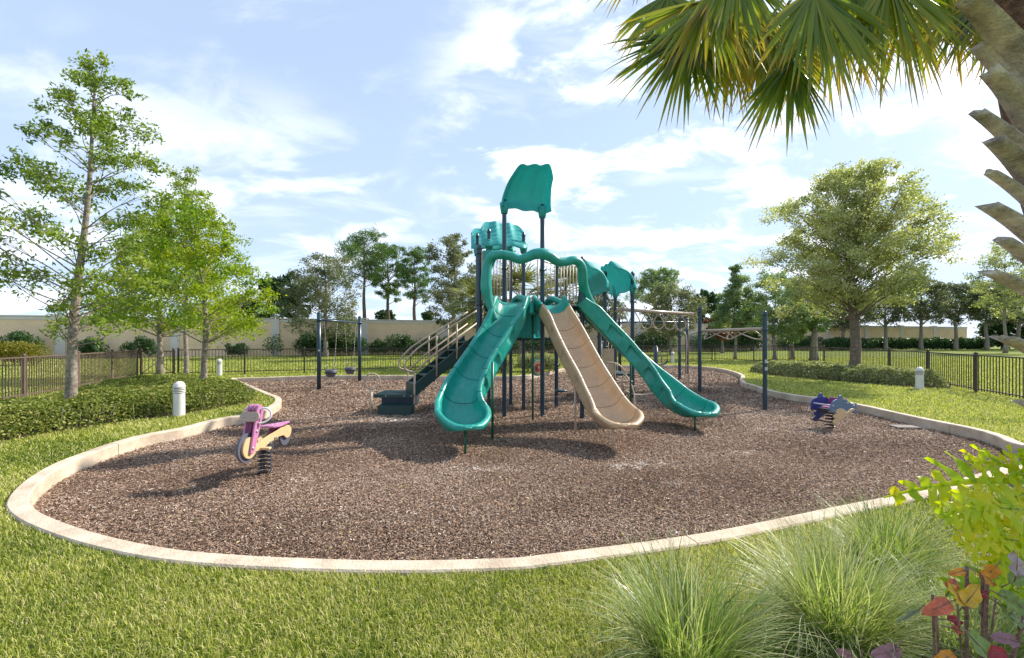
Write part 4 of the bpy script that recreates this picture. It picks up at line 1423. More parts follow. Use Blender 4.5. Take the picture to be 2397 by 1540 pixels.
loop([at(1468, 958, 10.9), at(1485, 964, 10.9)], .018, 'climber_rung')
# overhead ring ladder
r0 = Vector((3.25, 12.9, 2.42)); r1 = Vector((6.05, 14.3, 2.36))
mb = MB(); mb.tube([r0, r1], .052, 14); beam = PS.part('ladder_beam', mb, TANP)
mb = MB(); mb.tube([Vector((3.36, 13.9, 2.42)), r0], .022, 8); mb.tube([r1, Vector((5.93, 13.5, 2.40))], .022, 8); mb.tube([r1, Vector((6.86, 17.3, 2.42))], .022, 8); PS.part('ladder_bracket', mb, TANP)
for i in range(7):
    t = .03 + i * .158
    p = r0.lerp(r1, t)
    rd = (r1 - r0).normalized(); sdv = Vector((rd.x * .6 + .25, rd.y * .2 - .2, 0)).normalized()
    pts = []
    for (a, z) in ((0, -.04), (.05, -.12), (.135, -.26), (.165, -.38), (.12, -.50), (0, -.55), (-.12, -.50), (-.165, -.38), (-.135, -.26), (-.05, -.12)):
        pts.append(p + sdv * a * .95 + Vector((0, 0, z)))
    mb = MB(); mb.tube(spline(pts, 4, True), .017, 8, closed=True)
    PS.part('hanging_ring', mb, TANP)
P1 = (5.93, 13.5); P2 = (6.86, 17.5)
post(*P1, 2.46, .055, clamps=(2.38, 1.74)); post(*P2, 2.68, .058, clamps=(1.65, .95, .3))
loop([at(1637, 776, 13.6), at(1616, 784, 13.7), at(1612, 800, 13.8), at(1611, 850, 14.2), (5.92, 14.3, MZ - .05)], .018, 'ladder_upright')
loop([at(1590, 774, 17.0), at(1602, 778, 16.7), at(1607, 795, 16.6), at(1606, 850, 16.4), (6.72, 16.4, MZ - .05)], .018, 'ladder_upright')
mb = MB(); mb.tube([at(1606, 877, 16.4), at(1612, 877.5, 14.5)], .016, 8); PS.part('climber_rung', mb, TANP)
mb = MB(); mb.tube([at(1606, 855, 16.4), at(1612, 855, 14.5)], .016, 8); PS.part('climber_rung', mb, TANP)
# horizontal loop ladder to the outer post
P3 = (5.99, 10.12)
post(*P3, 2.10, .049, clamps=(1.76,))
b0 = Vector((5.94, 13.3, 1.78)); b1 = Vector((5.98, 10.2, 1.78))
mb = MB(); mb.tube([b0, b1], .040, 14); PS.part('ladder_beam', mb, TANP)
for s in (0, 1):
    t0 = .09 + s * .44
    q = [b0.lerp(b1, t0 + d) for d in (0, .03, .2, .36, .40, .38, .22, .10, .0)]
    zz = (0, -.24, -.18, -.02, -.05, -.2, -.04, -.05, -.0)
    xx = (0, -.05, .10, .04, .16, .20, .02, -.02, 0)
    zig = [Vector((b0.x, b0.lerp(b1, t0).y, 1.75)), b0.lerp(b1, t0 + .01) + Vector((-.1, 0, -.22)), b0.lerp(b1, t0 + .12) + Vector((-.18, 0, -.24)), b0.lerp(b1, t0 + .26) + Vector((-.05, 0, -.08)),
           b0.lerp(b1, t0 + .33) + Vector((.05, 0, -.04)), b0.lerp(b1, t0 + .36) + Vector((.20, 0, -.22)), b0.lerp(b1, t0 + .24) + Vector((.22, 0, -.24)), b0.lerp(b1, t0 + .08) + Vector((.06, 0, -.07))]
    mb = MB(); mb.tube(spline(zig, 5), .016, 8); PS.part('zigzag_bar', mb, TANP)
# stickers on the outer post
for z, hh in ((1.01, .075), (.835, .07)):
    mb = MB()
    for k_ in range(7):
        a = R(-120 + k_ * 15); a2 = R(-120 + (k_ + 1) * 15)
        rr_ = .0505
        mb.add([(P3[0] + rr_ * math.cos(a), P3[1] + rr_ * math.sin(a), z - hh / 2), (P3[0] + rr_ * math.cos(a2), P3[1] + rr_ * math.sin(a2), z - hh / 2),
                (P3[0] + rr_ * math.cos(a2), P3[1] + rr_ * math.sin(a2), z + hh / 2), (P3[0] + rr_ * math.cos(a), P3[1] + rr_ * math.sin(a), z + hh / 2)], [(0, 1, 2, 3)])
    stck = PS.part('safety_sticker', mb, STICK)
    mb = MB()
    for l in range(3):
        for k_ in range(5):
            a = R(-112 + k_ * 15); a2 = R(-112 + (k_ + 1) * 15 - 3); rr_ = .0512; zz = z + hh * .28 - l * hh * .26
            mb.add([(P3[0] + rr_ * math.cos(a), P3[1] + rr_ * math.sin(a), zz - .004), (P3[0] + rr_ * math.cos(a2), P3[1] + rr_ * math.sin(a2), zz - .004),
                    (P3[0] + rr_ * math.cos(a2), P3[1] + rr_ * math.sin(a2), zz + .004), (P3[0] + rr_ * math.cos(a), P3[1] + rr_ * math.sin(a), zz + .004)], [(0, 1, 2, 3)])
    PS.part('print', mb, PRINT, parent=stck)

# ================================================================ SWINGS
def swing_frame(label, p0, p1, top, r=.06, beam_z=None, extra=None):
    th = Thing('swing_frame', label, 'swing frame', (p0[0], p0[1], MZ))
    for p in (p0, p1):
        mb = MB(); mb.tube([(p[0], p[1], MZ - .1), (p[0], p[1], top)], r, 18)
        o = th.part('post', mb, NAVY)
        mc = MB(); mc.lathe([(r, 0), (r * .96, r * .4), (r * .7, r * .8), (0, r * 1.05)], (p[0], p[1], top), 18); th.part('post_cap', mc, NAVY, parent=o)
        m2 = MB(); m2.lathe([(r, -.05), (r * 1.25, -.05), (r * 1.25, .03), (r, .03)], (p[0], p[1], beam_z), 16); th.part('clamp', m2, NAVY, parent=o)
    mb = MB(); mb.tube([(*p0, beam_z), (*p1, beam_z)], .034, 12); th.part('crossbeam', mb, NAVY)
    return th
s0 = (-6.37, 14.1); s1 = (-5.99, 16.8)
swf = swing_frame('dark blue two-post swing frame holding two bucket swings at left', s0, s1, 2.36, .065, 2.16)
mb = MB(); mb.box((s0[0] + .03, s0[1] - .066, 1.15), (.05, .004, .05)); swf.part('sticker', mb, STICK)
mb = MB(); mb.tube([(s0[0] + .05, s0[1] + .0, MZ + .08), (s0[0] + .42, s0[1] + .1, MZ + .08)], .012, 6); swf.part('ground_bar', mb, CHAIN)
def chain(p, q, r=.010):
    mb = MB(); n = max(6, int((q - p).length / .06))
    for i in range(n):
        a = p.lerp(q, i / n); b = p.lerp(q, (i + 1.15) / n)
        sd = Vector((.6, .8, 0)) if i % 2 else Vector((.8, -.6, 0))
        mb.tube([a + sd * .004, b + sd * .004], r * (.6 if i % 2 else .85), 5)
    return mb
def bucket(t, label):
    bx = Vector((*s0, 2.13)).lerp(Vector((*s1, 2.13)), t)
    th = Thing('bucket_swing', label, 'swing', (bx.x, bx.y, .18), 'bucket swings on the left frame')
    z = .32
    dr = Vector((s1[0] - s0[0], s1[1] - s0[1], 0)).normalized()
    dr2 = Vector((.82, .57, 0))
    # tub
    mb = MB()
    mb.lathe([(.0, -.11), (.10, -.11), (.155, -.06), (.185, .06), (.195, .14), (.18, .145), (.165, .06), (.12, -.03), (0, -.05)], (bx.x, bx.y, z), 24)
    th.part('seat', mb, GREYSEAT)
    mb = MB(); mb.lathe([(.190, .02), (.206, .02), (.210, .07), (.194, .07)], (bx.x, bx.y, z), 24); th.part('belt', mb, RUBBER)
    mb = MB()
    for sgn in (-1, 1):
        q = Vector((bx.x, bx.y, z - .10)) + dr2 * .12 * sgn
        mb.tube([q + Vector((0, 0, .06)) + dr2 * .05 * sgn, q, q - dr2 * .1 * sgn + Vector((0, 0, -.025))], .018, 8)
    th.part('leg_edge', mb, LIGHTPL)
    for sgn in (-1, 1):
        top = bx + dr * .42 * sgn + Vector((0, 0, .02))
        c = Vector((bx.x, bx.y, z + .36)) + dr2 * .11 * sgn
        th.part('chain', chain(top, c), CHAIN)
        m3 = MB()
        m3.tube([c, Vector((bx.x, bx.y, z + .13)) + dr2 * .19 * sgn + Vector((.02, -.03, 0))], .007, 5)
        m3.tube([c, Vector((bx.x, bx.y, z + .13)) + dr2 * .08 * sgn + Vector((-.05, .09, 0))], .007, 5)
        th.part('chain_split', m3, CHAIN)
bucket(.26, 'grey bucket swing hanging lower, nearer the left front post')
bucket(.74, 'grey bucket swing hanging nearer the far right post of the left frame')
t0 = (5.04, 20.0); t1 = (8.15, 19.9)
swing_frame('dark blue swing frame standing behind the overhead ring ladder', t0, t1, 2.42, .075, 2.30)
def belt(x0, x1, label):
    y = 19.95
    th = Thing('belt_swing', label, 'swing', ((x0 + x1) / 2, y, .3), 'belt swings on the far frame')
    for x in (x0, x1):
        th.part('chain', chain(Vector((x, y, 2.27)), Vector((x, y, .52)), .013), RUBBER)
    mb = MB()
    pts = [Vector((x0, y, .52)), Vector((x0 + .08, y, .38)), Vector(((x0 + x1) / 2, y, .31)), Vector((x1 - .08, y, .38)), Vector((x1, y, .52))]
    mb.tube(spline(pts, 5), .035, 8, flat=2.4)
    th.part('seat', mb, RUBBER)
belt(5.62, 6.12, 'black belt swing behind the rings, on the left of its frame')
belt(6.62, 7.25, 'black belt swing behind the rings, on the right of its frame')

# short post with D-handle at the back
th = Thing('balance_post', 'short navy post with a tan hand loop standing behind the right slide', 'play post', (4.65, 13.8, MZ))
mb = MB(); mb.tube([(4.65, 13.8, MZ - .1), (4.65, 13.8, 1.25)], .058, 16); o = th.part('post', mb, NAVY)
mb = MB(); mb.lathe([(.058, 0), (.05, .04), (0, .065)], (4.65, 13.8, 1.25), 16); th.part('post_cap', mb, NAVY, parent=o)
mb = MB(); mb.tube(spline([at(1537, 822, 13.8), at(1546, 826, 13.8), at(1549, 842, 13.8), at(1552, 856, 13.8), at(1566, 861, 13.8), at(1582, 855, 13.8)], 6), .02, 8); th.part('hand_loop', mb, TANP)

# ================================================================ SPRING RIDERS
def helix(c, r, z0, z1, turns, w):
    mb = MB(); n = int(turns * 20)
    mb.tube([(c[0] + r * math.cos(2 * math.pi * i / 20), c[1] + r * math.sin(2 * math.pi * i / 20), z0 + (z1 - z0) * i / n) for i in range(n + 1)], w, 8)
    return mb
def motorbike():
    b = Vector((-3.12, 5.39, MZ))
    th = Thing('spring_rider', 'pink and sand coloured motorbike spring rider on a black coil', 'spring rider', tuple(b), 'spring riders')
    th.part('spring', helix((b.x, b.y), .066, MZ + .0, MZ + .31, 6.5, .0135), SPRING)
    xc = -3.085
    # local frame: a forward (towards -Y), h above mulch, lateral l (+X)
    tw = R(4)
    fw = Vector((-math.sin(tw), -math.cos(tw), 0)); lt = Vector((math.cos(tw), -math.sin(tw), 0))
    org = Vector((xc, 5.38, MZ))
    def MM(l):
        M = Matrix.Identity(4)
        for i in range(3):
            M[i][0] = fw[i]; M[i][1] = (0, 0, 1)[i]; M[i][2] = lt[i]; M[i][3] = (org + lt * l)[i]
        return M
    def pt(a, h, l=0):
        return org + fw * a + lt * l + Vector((0, 0, h))
    def circ(ca, ch, r, n=30):
        return [(ca + r * math.cos(2 * math.pi * i / n), ch + r * math.sin(2 * math.pi * i / n)) for i in range(n)]
    def pr(name, out, t_, l, m_, parent=None, bev=.003):
        mb = MB(); mb.prism(out, t_, MM(l), bev); return th.part(name, mb, m_, parent=parent)
    pr('mount_plate', [(-.09, .30), (.07, .30), (.10, .36), (-.10, .40)], .07, 0, RUBBER)
    fwh = pr('front_wheel', circ(.36, .42, .175), .03, 0, TYRE)
    pr('wheel_disc', circ(.36, .42, .125), .024, .029, SAND, fwh); pr('wheel_disc', circ(.36, .42, .125), .024, -.029, SAND, fwh)
    rwh = pr('rear_wheel', circ(-.37, .385, .115), .03, 0, TYRE)
    for l in (.035, -.035):
        beam_ = [(.30, .36), (.30, .42), (.10, .475), (-.22, .535)] + [(-.37 + .085 * math.cos(R(a)), .455 + .085 * math.sin(R(a))) for a in (60, 90, 120, 150, 180, 210, 240, 270, 300)] + [(-.28, .425), (-.18, .43), (.05, .385), (.12, .355), (.2, .345)]
        pr('side_board', beam_, .024, l, SAND)
    pr('seat_support', [(-.02, .44), (-.06, .575), (-.28, .575), (-.27, .50)], .022, .0, DPINK)
    # seat, a flat pointed board
    Ms = Matrix.Identity(4)
    for i in range(3):
        Ms[i][0] = fw[i]; Ms[i][1] = lt[i]; Ms[i][2] = (0, 0, 1)[i]; Ms[i][3] = pt(0, .59)[i]
    Ms = Ms @ Matrix.Rotation(R(-3), 4, 'Y')
    mb = MB(); mb.prism([(.02, -.05), (.0, -.085), (-.05, -.11), (-.15, -.105), (-.30, -.06), (-.46, -.02), (-.475, 0), (-.46, .02), (-.30, .06), (-.15, .105), (-.05, .11), (.0, .085), (.02, .05), (-.005, 0)], .022, Ms, .004)
    st_ = th.part('seat', mb, PINK)
    for a in (-.10, -.20):
        mb = MB(); mb.lathe([(.009, 0), (.009, .004), (0, .006)], M=Ms @ Matrix.Translation((a, .0, .011)), n=8); th.part('bolt', mb, BOLT, parent=st_)
    fork = [(.395, .365), (.36, .345), (.325, .37), (.165, .80), (.17, .87), (.21, .905), (.255, .895), (.28, .85)]
    for l in (.058, -.058):
        f = pr('fork_board', fork, .022, l, PINK)
        for (a, h) in ((.36, .415), (.29, .60)):
            mb = MB(); mb.lathe([(.016, 0), (.016, .008), (0, .012)], M=MM(l + .011 * (1 if l > 0 else -1)) @ Matrix.Translation((a, h, 0)), n=10); th.part('bolt', mb, BOLT, parent=f)
    for k_ in range(4):
        l = -.036 + k_ * .024
        pr('head_board', circ(.215, .858, .055 - .006 * (k_ % 2), 20), .018, l, PINK, bev=.004)
    pr('inner_board', [(.33, .48), (.20, .80), (.25, .82), (.36, .50)], .03, 0, DPINK)
    # headlamp plate facing forward
    Mh = Matrix.Identity(4)
    nrm = (fw * .94 + Vector((0, 0, .34))).normalized(); upv = (Vector((0, 0, 1)) - nrm * nrm.z).normalized()
    for i in range(3):
        Mh[i][0] = lt[i]; Mh[i][1] = upv[i]; Mh[i][2] = nrm[i]; Mh[i][3] = pt(.315, .775)[i]
    outl = [(.065 * s1_ + .055 * math.cos(R(a)), .06 * math.sin(R(a))) for s1_, rng_ in ((1, range(-90, 91, 20)), (-1, range(90, 271, 20))) for a in rng_]
    mb = MB(); mb.prism(outl, .022, Mh, .004); hp = th.part('headlamp_plate', mb, PLATE)
    for x in (-.06, .06):
        mb = MB(); mb.lathe([(.012, .011), (.012, .018), (0, .022)], M=Mh @ Matrix.Translation((x, 0, 0)), n=10); th.part('bolt', mb, BOLT, parent=hp)
    # handlebars: one loop each side
    for s_ in (1, -1):
        mb = MB(); mb.tube(spline([pt(.22, .85, .06 * s_), pt(.20, .86, .12 * s_), pt(.18, .82, .165 * s_), pt(.19, .75, .17 * s_), pt(.23, .70, .13 * s_), pt(.27, .69, .07 * s_)], 6), .0125, 10)
        th.part('handlebar', mb, WHITEP)
    mb = MB(); mb.tube([pt(.19, .375, -.16), pt(.19, .37, .16)], .014, 10)
    mb.box(pt(.19, .372, .12), (.10, .06, .03), bev=.01); mb.box(pt(.19, .372, -.12), (.10, .06, .03), bev=.01)
    th.part('footrest', mb, SAND)
    mb = MB(); mb.cyl(pt(0, .40, -.06), pt(0, .40, .06), .018, 10); mb.cyl(pt(-.09, .435, -.06), pt(-.09, .435, .06), .016, 10); th.part('bolt', mb, BOLT)
motorbike()

def dolphins():
    b = Vector((5.985, 8.04, MZ))
    th = Thing('spring_rider', 'blue dolphin spring rider with tan waves and a magenta seat', 'spring rider', tuple(b), 'spring riders')
    ph = R(22)
    e = Vector((math.cos(ph), math.sin(ph), 0)); nrm = Vector((-math.sin(ph), math.cos(ph), 0))
    s = .75 / 635; vsx = .00071
    O = Vector((5.985, 8.04, MZ + .13)) - e * .28 - nrm * .17
    def MM(off):
        M = Matrix.Identity(4)
        for i in range(3):
            M[i][0] = e[i]; M[i][1] = (0, 0, 1)[i]; M[i][2] = -nrm[i]; M[i][3] = (O + nrm * off)[i]
        return M
    cv_ = lambda pts: [((x - 1165) * s, (1040 - y) * vsx) for x, y in pts]
    fish = cv_([(1165, 660), (1172, 560), (1190, 500), (1225, 445), (1290, 405), (1355, 392), (1362, 340), (1380, 308), (1415, 298), (1442, 308), (1440, 350), (1452, 400), (1530, 420), (1600, 470), (1660, 530), (1705, 585), (1735, 590), (1750, 550), (1790, 532), (1806, 560), (1796, 640), (1800, 700), (1806, 790), (1780, 828), (1745, 800), (1715, 740), (1690, 705), (1600, 720), (1500, 735), (1400, 745), (1290, 760), (1240, 735), (1200, 742), (1180, 725)])
    wave = cv_([(1268, 735), (1275, 690), (1310, 650), (1370, 632), (1430, 645), (1480, 685), (1520, 720), (1560, 720), (1610, 680), (1680, 665), (1742, 695), (1700, 720), (1620, 775), (1520, 850), (1430, 910), (1340, 975), (1290, 1030), (1245, 1045), (1205, 1030), (1195, 970), (1215, 925), (1262, 895), (1225, 865), (1208, 825), (1225, 785), (1295, 775)])
    near = MB(); near.prism(fish, .022, MM(0), .004); th.part('dolphin_board', near, BLUEG, 'grey blue dolphin board on the right side')
    mb = MB(); mb.prism(wave, .022, MM(-.023), .004); wv = th.part('wave_board', mb, SAND)
    for x, y in ((1340, 700), (1560, 745), (1500, 770), (1232, 1005)):
        mb = MB(); mb.lathe([(.012, 0), (.012, .006), (0, .01)], M=MM(-.034) @ Matrix.Translation(((x - 1165) * s, (1040 - y) * vsx, 0)), n=8); th.part('bolt', mb, BOLT, parent=wv)
    for x, y in ((1222, 555), (1575, 522), (1728, 603), (1252, 690)):
        mb = MB(); mb.lathe([(.016, 0), (.016, .006), (0, .01)], M=MM(-.011) @ Matrix.Translation(((x - 1165) * s, (1040 - y) * vsx, 0)), n=8); th.part('bolt', mb, BOLT)
    far = MB(); far.prism(fish, .022, MM(.345), .004); th.part('dolphin_board', far, BLUE, 'deep blue dolphin board on the left side')
    mb = MB(); mb.prism(wave, .022, MM(.322), .004); th.part('wave_board', mb, BLUE)
    ab = lambda x, y, off: O + e * ((x - 1165) * s) + nrm * off + Vector((0, 0, (1040 - y) * vsx))
    mb = MB(); M = MM(.17) @ Matrix.Translation((.37, .27, 0)); mb.prism([(-.13, -.012), (.13, -.012), (.13, .012), (-.13, .012)], .30, M, .004); th.part('seat', mb, PINK)
    mb = MB(); mb.prism([(.0, -.06), (.025, -.06), (.07, .16), (.045, .16)], .30, MM(.17) @ Matrix.Translation((.46, .28, 0)), .003); th.part('backrest', mb, DPINK if False else mat('magenta_board', (.32, .04, .19), .45, .1, 9))
    for (x, y, m_, r_) in ((1195, 548, WHITEP, .010), (1190, 985, RUBBER, .014)):
        mb = MB(); mb.cyl(ab(x + 15, y, -.03), ab(x + 15, y, .38), r_, 10); th.part('hand_bar' if m_ is WHITEP else 'foot_bar', mb, m_)
    th.part('spring', helix((b.x + .0, b.y), .07, MZ, MZ + .36, 6.5, .0135), SPRING)
    mb = MB(); mb.box((b.x, b.y, MZ + .37), (.22, .30, .03), ph); th.part('mount_plate', mb, RUBBER)
dolphins()

# access hatch
hp = gp(2117, 1002, MZ)
mb = MB(); mb.box((hp.x, hp.y, MZ + .025), (.42, .24, .03), -.05, bev=.004)
solo('access_cover', 'flat grey metal cover plate lying in the mulch by the right kerb', 'cover plate', mb, STEEL, (hp.x, hp.y, MZ))
# pale dusty patches in the mulch
for i, (x, y, w, h) in enumerate([(1500, 1088, .5, .16), (1135, 1098, .55, .12), (1590, 1130, .16, .06), (1745, 1062, .3, .1), (2190, 1000, .3, .08)]):
    pass

# ================================================================ LOW HEDGES
def hedge(name, label, poly, h, n, leaf, m, tint0=.45, scale=1.0):
    xs = [p[0] for p in poly]; ys = [p[1] for p in poly]
    bx, by = sum(xs) / len(xs), sum(ys) / len(ys)
    th = Thing(name, label, 'hedge', (bx, by, 0))
    PA = np.array(poly)
    def edge_d(px, py):
        d = np.full(px.shape, 1e9)
        for i in range(len(poly)):
            a = PA[i]; b = PA[(i + 1) % len(poly)]
            ab = b - a; t = np.clip(((px - a[0]) * ab[0] + (py - a[1]) * ab[1]) / (ab @ ab), 0, 1)
            d = np.minimum(d, np.hypot(px - a[0] - t * ab[0], py - a[1] - t * ab[1]))
        return d
    N = n * 3
    px = rng.uniform(min(xs), max(xs), N); py = rng.uniform(min(ys), max(ys), N)
    ok = inside(px, py, poly); px = px[ok][:n]; py = py[ok][:n]
    d = edge_d(px, py)
    hump = np.array([mnoise.noise(Vector((x * 1.1, y * 1.1, 1.7))) + .6 * mnoise.noise(Vector((x * 3.1, y * 3.1, 5.0))) for x, y in zip(px, py)])
    top = h * (np.clip(d / (h * .75), 0, 1) ** .5) * (1 + .26 * hump)
    u = rng.random(len(px))
    z = np.where(u < .72, top - np.abs(rng.normal(0, .035, len(px))), top * rng.random(len(px)))
    z = np.maximum(z + rng.normal(0, .012, len(px)), .02)
    C_ = np.stack([px, py, z], 1)
    patch = np.array([mnoise.noise(Vector((x * .8, y * .8, 8.0))) for x, y in zip(px[::1], py[::1])])
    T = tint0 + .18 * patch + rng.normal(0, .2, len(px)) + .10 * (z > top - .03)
    v, F, t = leaf_quads(C_, leaf, .55, T, flat=.35)
    fast_mesh('foliage', v, F, t, m, th.e, (bx, by, 0))
    mb = MB()
    for i in range(520):
        for _ in range(20):
            x = rng.uniform(min(xs), max(xs)); y = rng.uniform(min(ys), max(ys))
            if inside(np.array([x]), np.array([y]), poly)[0]:
                break
        dx, dy = rng.uniform(-.16, .16, 2)
        mb.tube([(x, y, -.01), (x + dx * .5, y + dy * .5, h * .45), (x + dx, y + dy, h * rng.uniform(.7, .95))], [.007, .005, .002], 4, caps=False)
    tag(th.part('stems', mb, BARK), kind='stuff')
    return th
hedge('low_hedge', 'wide low green hedge under the left trees beside the picket fence', bedL, .46, 88000, .052, LEAF_H)
hedge('low_hedge', 'pale variegated low hedge round the foot of the big oak on the right', bedR, .50, 36000, .070, LEAF_HR, .5)

# ================================================================ TREES NEAR
tree('broadleaf_tree', 'tallest slender tree at left with airy crown and pale trunk in the hedge', (-8.3, 8.0, 0), 6.85, .088, 1.75, lambda f: (1 - f) ** .72 * (.62 + .38 * min(1, f / .25)) + .12,
     1.62, 74, 15500, .085, LEAF_A, lean=(.55, .0), cl_r=.33, seed=3, rise=.55, aspect=.36, tint0=.45, flatcl=.6)
tree('broadleaf_tree', 'yellow green tree rising from the hedge just behind the left bollard light', (-7.95, 11.1, 0), 5.15, .078, 1.75, lambda f: (1 - f) ** .6 * (.7 + .3 * min(1, f / .2)) + .12,
     1.75, 66, 20000, .085, LEAF_Y, lean=(-.25, .0), cl_r=.40, seed=5, rise=.6, aspect=.4, tint0=.48)
tree('broadleaf_tree', 'bushy yellow green tree standing just inside the left metal gate', (-14.0, 17.0, 0), 5.6, .12, 2.0, lambda f: (1 - f) ** .5 * (.75 + .25 * min(1, f / .2)) + .1,
     2.5, 56, 15000, .125, LEAF_Y, cl_r=.62, seed=8, rise=.5, tint0=.5)
tree('broadleaf_tree', 'thin pale topped tree rising behind the yellow green tree by the bollard', (-11.9, 15.6, 0), 7.75, .075, 3.2, lambda f: (1 - f) ** .8 * (.7 + .3 * min(1, f / .2)) + .08,
     1.5, 44, 8500, .10, LEAF_A, cl_r=.42, seed=21, rise=.5, tint0=.6, aspect=.4)
tree('oak_tree', 'large round crowned oak rising from the variegated hedge on the right', (13.05, 16.3, 0), 8.0, .19, 2.75, lambda f: math.sqrt(max(.02, 1 - abs(2 * f - .78) ** 2.1 / 1.5)) if f > .04 else .7,
     3.0, 180, 72000, .088, LEAF_OAK, bmat=OAKBARK, lean=(-.1, 0), cl_r=.50, seed=13, rise=.62, fork=True, shell=.30, tint0=.66, aspect=.55)

# ================================================================ BACKGROUND TREES
def bgtree(label, x, y_top, hw, y_bot, Y, kind, seed, name='broadleaf_tree', tw=.16, lmat=None, n=None, leaf=None, ncl=None, group='trees beyond the fence', **k):
    X = (x - HX) * Y / FP
    top = CAMZ - (y_top - HY) * Y / FP
    zc = CAMZ - (y_bot - HY) * Y / FP
    r = hw * Y / FP
    d = dict(cl_r=r * .30, seed=seed, group=group)
    if kind == 'broad':
        d.update(prof=dome, rise=.7); n = n or 12000; leaf = leaf or .0048 * Y; ncl = ncl or 46; lmat = lmat or LEAF_G
    elif kind == 'pine':
        d.update(prof=umb, cl_r=r * .27, flatcl=.5, rise=.45, aspect=.13, branch_r=.2, bare=.3, shell=.35); n = n or 5200; leaf = leaf or .0105 * Y; ncl = ncl or 40; lmat = lmat or LEAF_P
    elif kind == 'cone':
        d.update(prof=cone, rise=.3, aspect=.3); n = n or 9000; leaf = leaf or .006 * Y; ncl = ncl or 44; lmat = lmat or LEAF_D
    elif kind == 'ball':
        d.update(prof=ball, rise=.5); n = n or 9000; leaf = leaf or .0055 * Y; ncl = ncl or 36; lmat = lmat or LEAF_D
    d.update(k)
    base = (X, Y, 0)
    prof = d.pop('prof')
    return tree(name, label, base, top, tw, max(.6, zc), prof, r, ncl, n, leaf, lmat, bmat=d.pop('bmat', BARK), **d)
bgtree('dark green dense tree behind the wall right of the yellow green tree', 642, 652, 40, 750, 50, 'ball', 31)
bgtree('dark bluish tree behind the wall between the dark clump and the swing frame', 690, 640, 38, 752, 51, 'ball', 32, lmat=LEAF_D)
bgtree('grey green oak standing before the wall behind the swing frame', 762, 596, 84, 785, 35.5, 'broad', 33, n=17000, tw=.2)
bgtree('tallest umbrella crowned pine behind the wall at left centre', 852, 545, 80, 655, 52, 'pine', 34, 'pine_tree', .34, bmat=DBARK, n=6800)
bgtree('narrow dark trunked pine behind the wall, middle of the three', 908, 577, 46, 700, 55, 'pine', 35, 'pine_tree', .34, bmat=DBARK)
bgtree('sparse pine behind the wall, nearest the grey leaved oak', 970, 578, 50, 706, 53, 'pine', 36, 'pine_tree', .32, bmat=DBARK)
bgtree('broad olive leaved tree before the wall beside the handrails', 1062, 548, 66, 772, 34, 'broad', 37, n=19000, tw=.22)
bgtree('olive brown tree behind the pale roofs of the climbing structure', 1130, 640, 50, 770, 40, 'broad', 38, lmat=LEAF_G)
bgtree('low dark olive tree seen between the arched hood and the right roofs', 1405, 655, 55, 770, 42, 'broad', 39)
bgtree('bright green topped pine rising behind the ring ladder', 1532, 632, 58, 712, 50, 'pine', 40, 'pine_tree', .3, lmat=LEAF_PALE, n=7500)
bgtree('greyish rounded tree before the wall behind the ring ladder', 1570, 668, 66, 782, 40, 'broad', 41, n=14000)
bgtree('dark evergreen between the ring ladder and the pale tree', 1650, 685, 36, 770, 56, 'ball', 42)
bgtree('rust brown small tree before the wall right of the ring ladder', 1690, 735, 32, 792, 44, 'ball', 43, lmat=LEAF_RUST, n=4000)
bgtree('pale feathery tree with thin trunk beyond the right back fence', 1720, 622, 60, 772, 31, 'cone', 44, lmat=LEAF_PALE, n=13000, tw=.10)
bgtree('dark evergreen behind the pale feathery tree', 1760, 700, 46, 790, 52, 'ball', 45)
bgtree('light green tree with low branches left of the big oak', 1812, 640, 62, 790, 29.5, 'broad', 46, lmat=LEAF_PALE, n=14000, tw=.12)
bgtree('light green narrow tree close behind the left of the oak crown', 1855, 660, 44, 800, 31, 'cone', 47, lmat=LEAF_PALE, n=9000, tw=.13)
bgtree('cypress like tree with thick grey trunk beyond the fence left of the oak', 1905, 640, 46, 775, 29.5, 'cone', 48, lmat=LEAF_P, n=9000, tw=.26)
for i, (x, yt, hw, yb, lab) in enumerate([(1972, 690, 46, 765, 'small grey green street tree by the far wall just left of the oak trunk'), (2072, 660, 50, 752, 'dark grey green tree by the far wall, first to the right of the oak trunk'),
                                          (2155, 652, 48, 750, 'dark grey green tree by the far wall behind the right bollard light'), (2236, 668, 46, 752, 'grey green tree by the far wall, third to the right of the oak trunk'),
                                          (2308, 660, 44, 752, 'grey green tree where the far wall ends'), (2385, 640, 46, 756, 'grey green tree at the far right beyond the end of the wall')]):
    bgtree(lab, x, yt, hw, yb, 56.5, 'broad', 60 + i, n=9000, tw=.24)
bgtree('tall thin leaved tree at far right behind the palm stubs', 2352, 575, 62, 740, 44, 'broad', 70, n=8000, lmat=LEAF_OAK)
bgtree('dark green clump at the end of the far wall', 2345, 745, 42, 812, 60, 'ball', 71, n=8000)
bgtree('dark clump beyond the far right end of the fence', 2425, 735, 42, 812, 58, 'ball', 72, n=8000)
bgtree('low dark tree line clump behind the wall above the two left pilasters', 560, 700, 55, 760, 52, 'ball', 73)

bgtree('low rounded tree top showing above the wall between the two left pines', 905, 728, 20, 750, 58, 'ball', 74, n=2500)
bgtree('low tree top showing above the wall right of the three pines', 1003, 730, 16, 750, 58, 'ball', 75, n=2000)
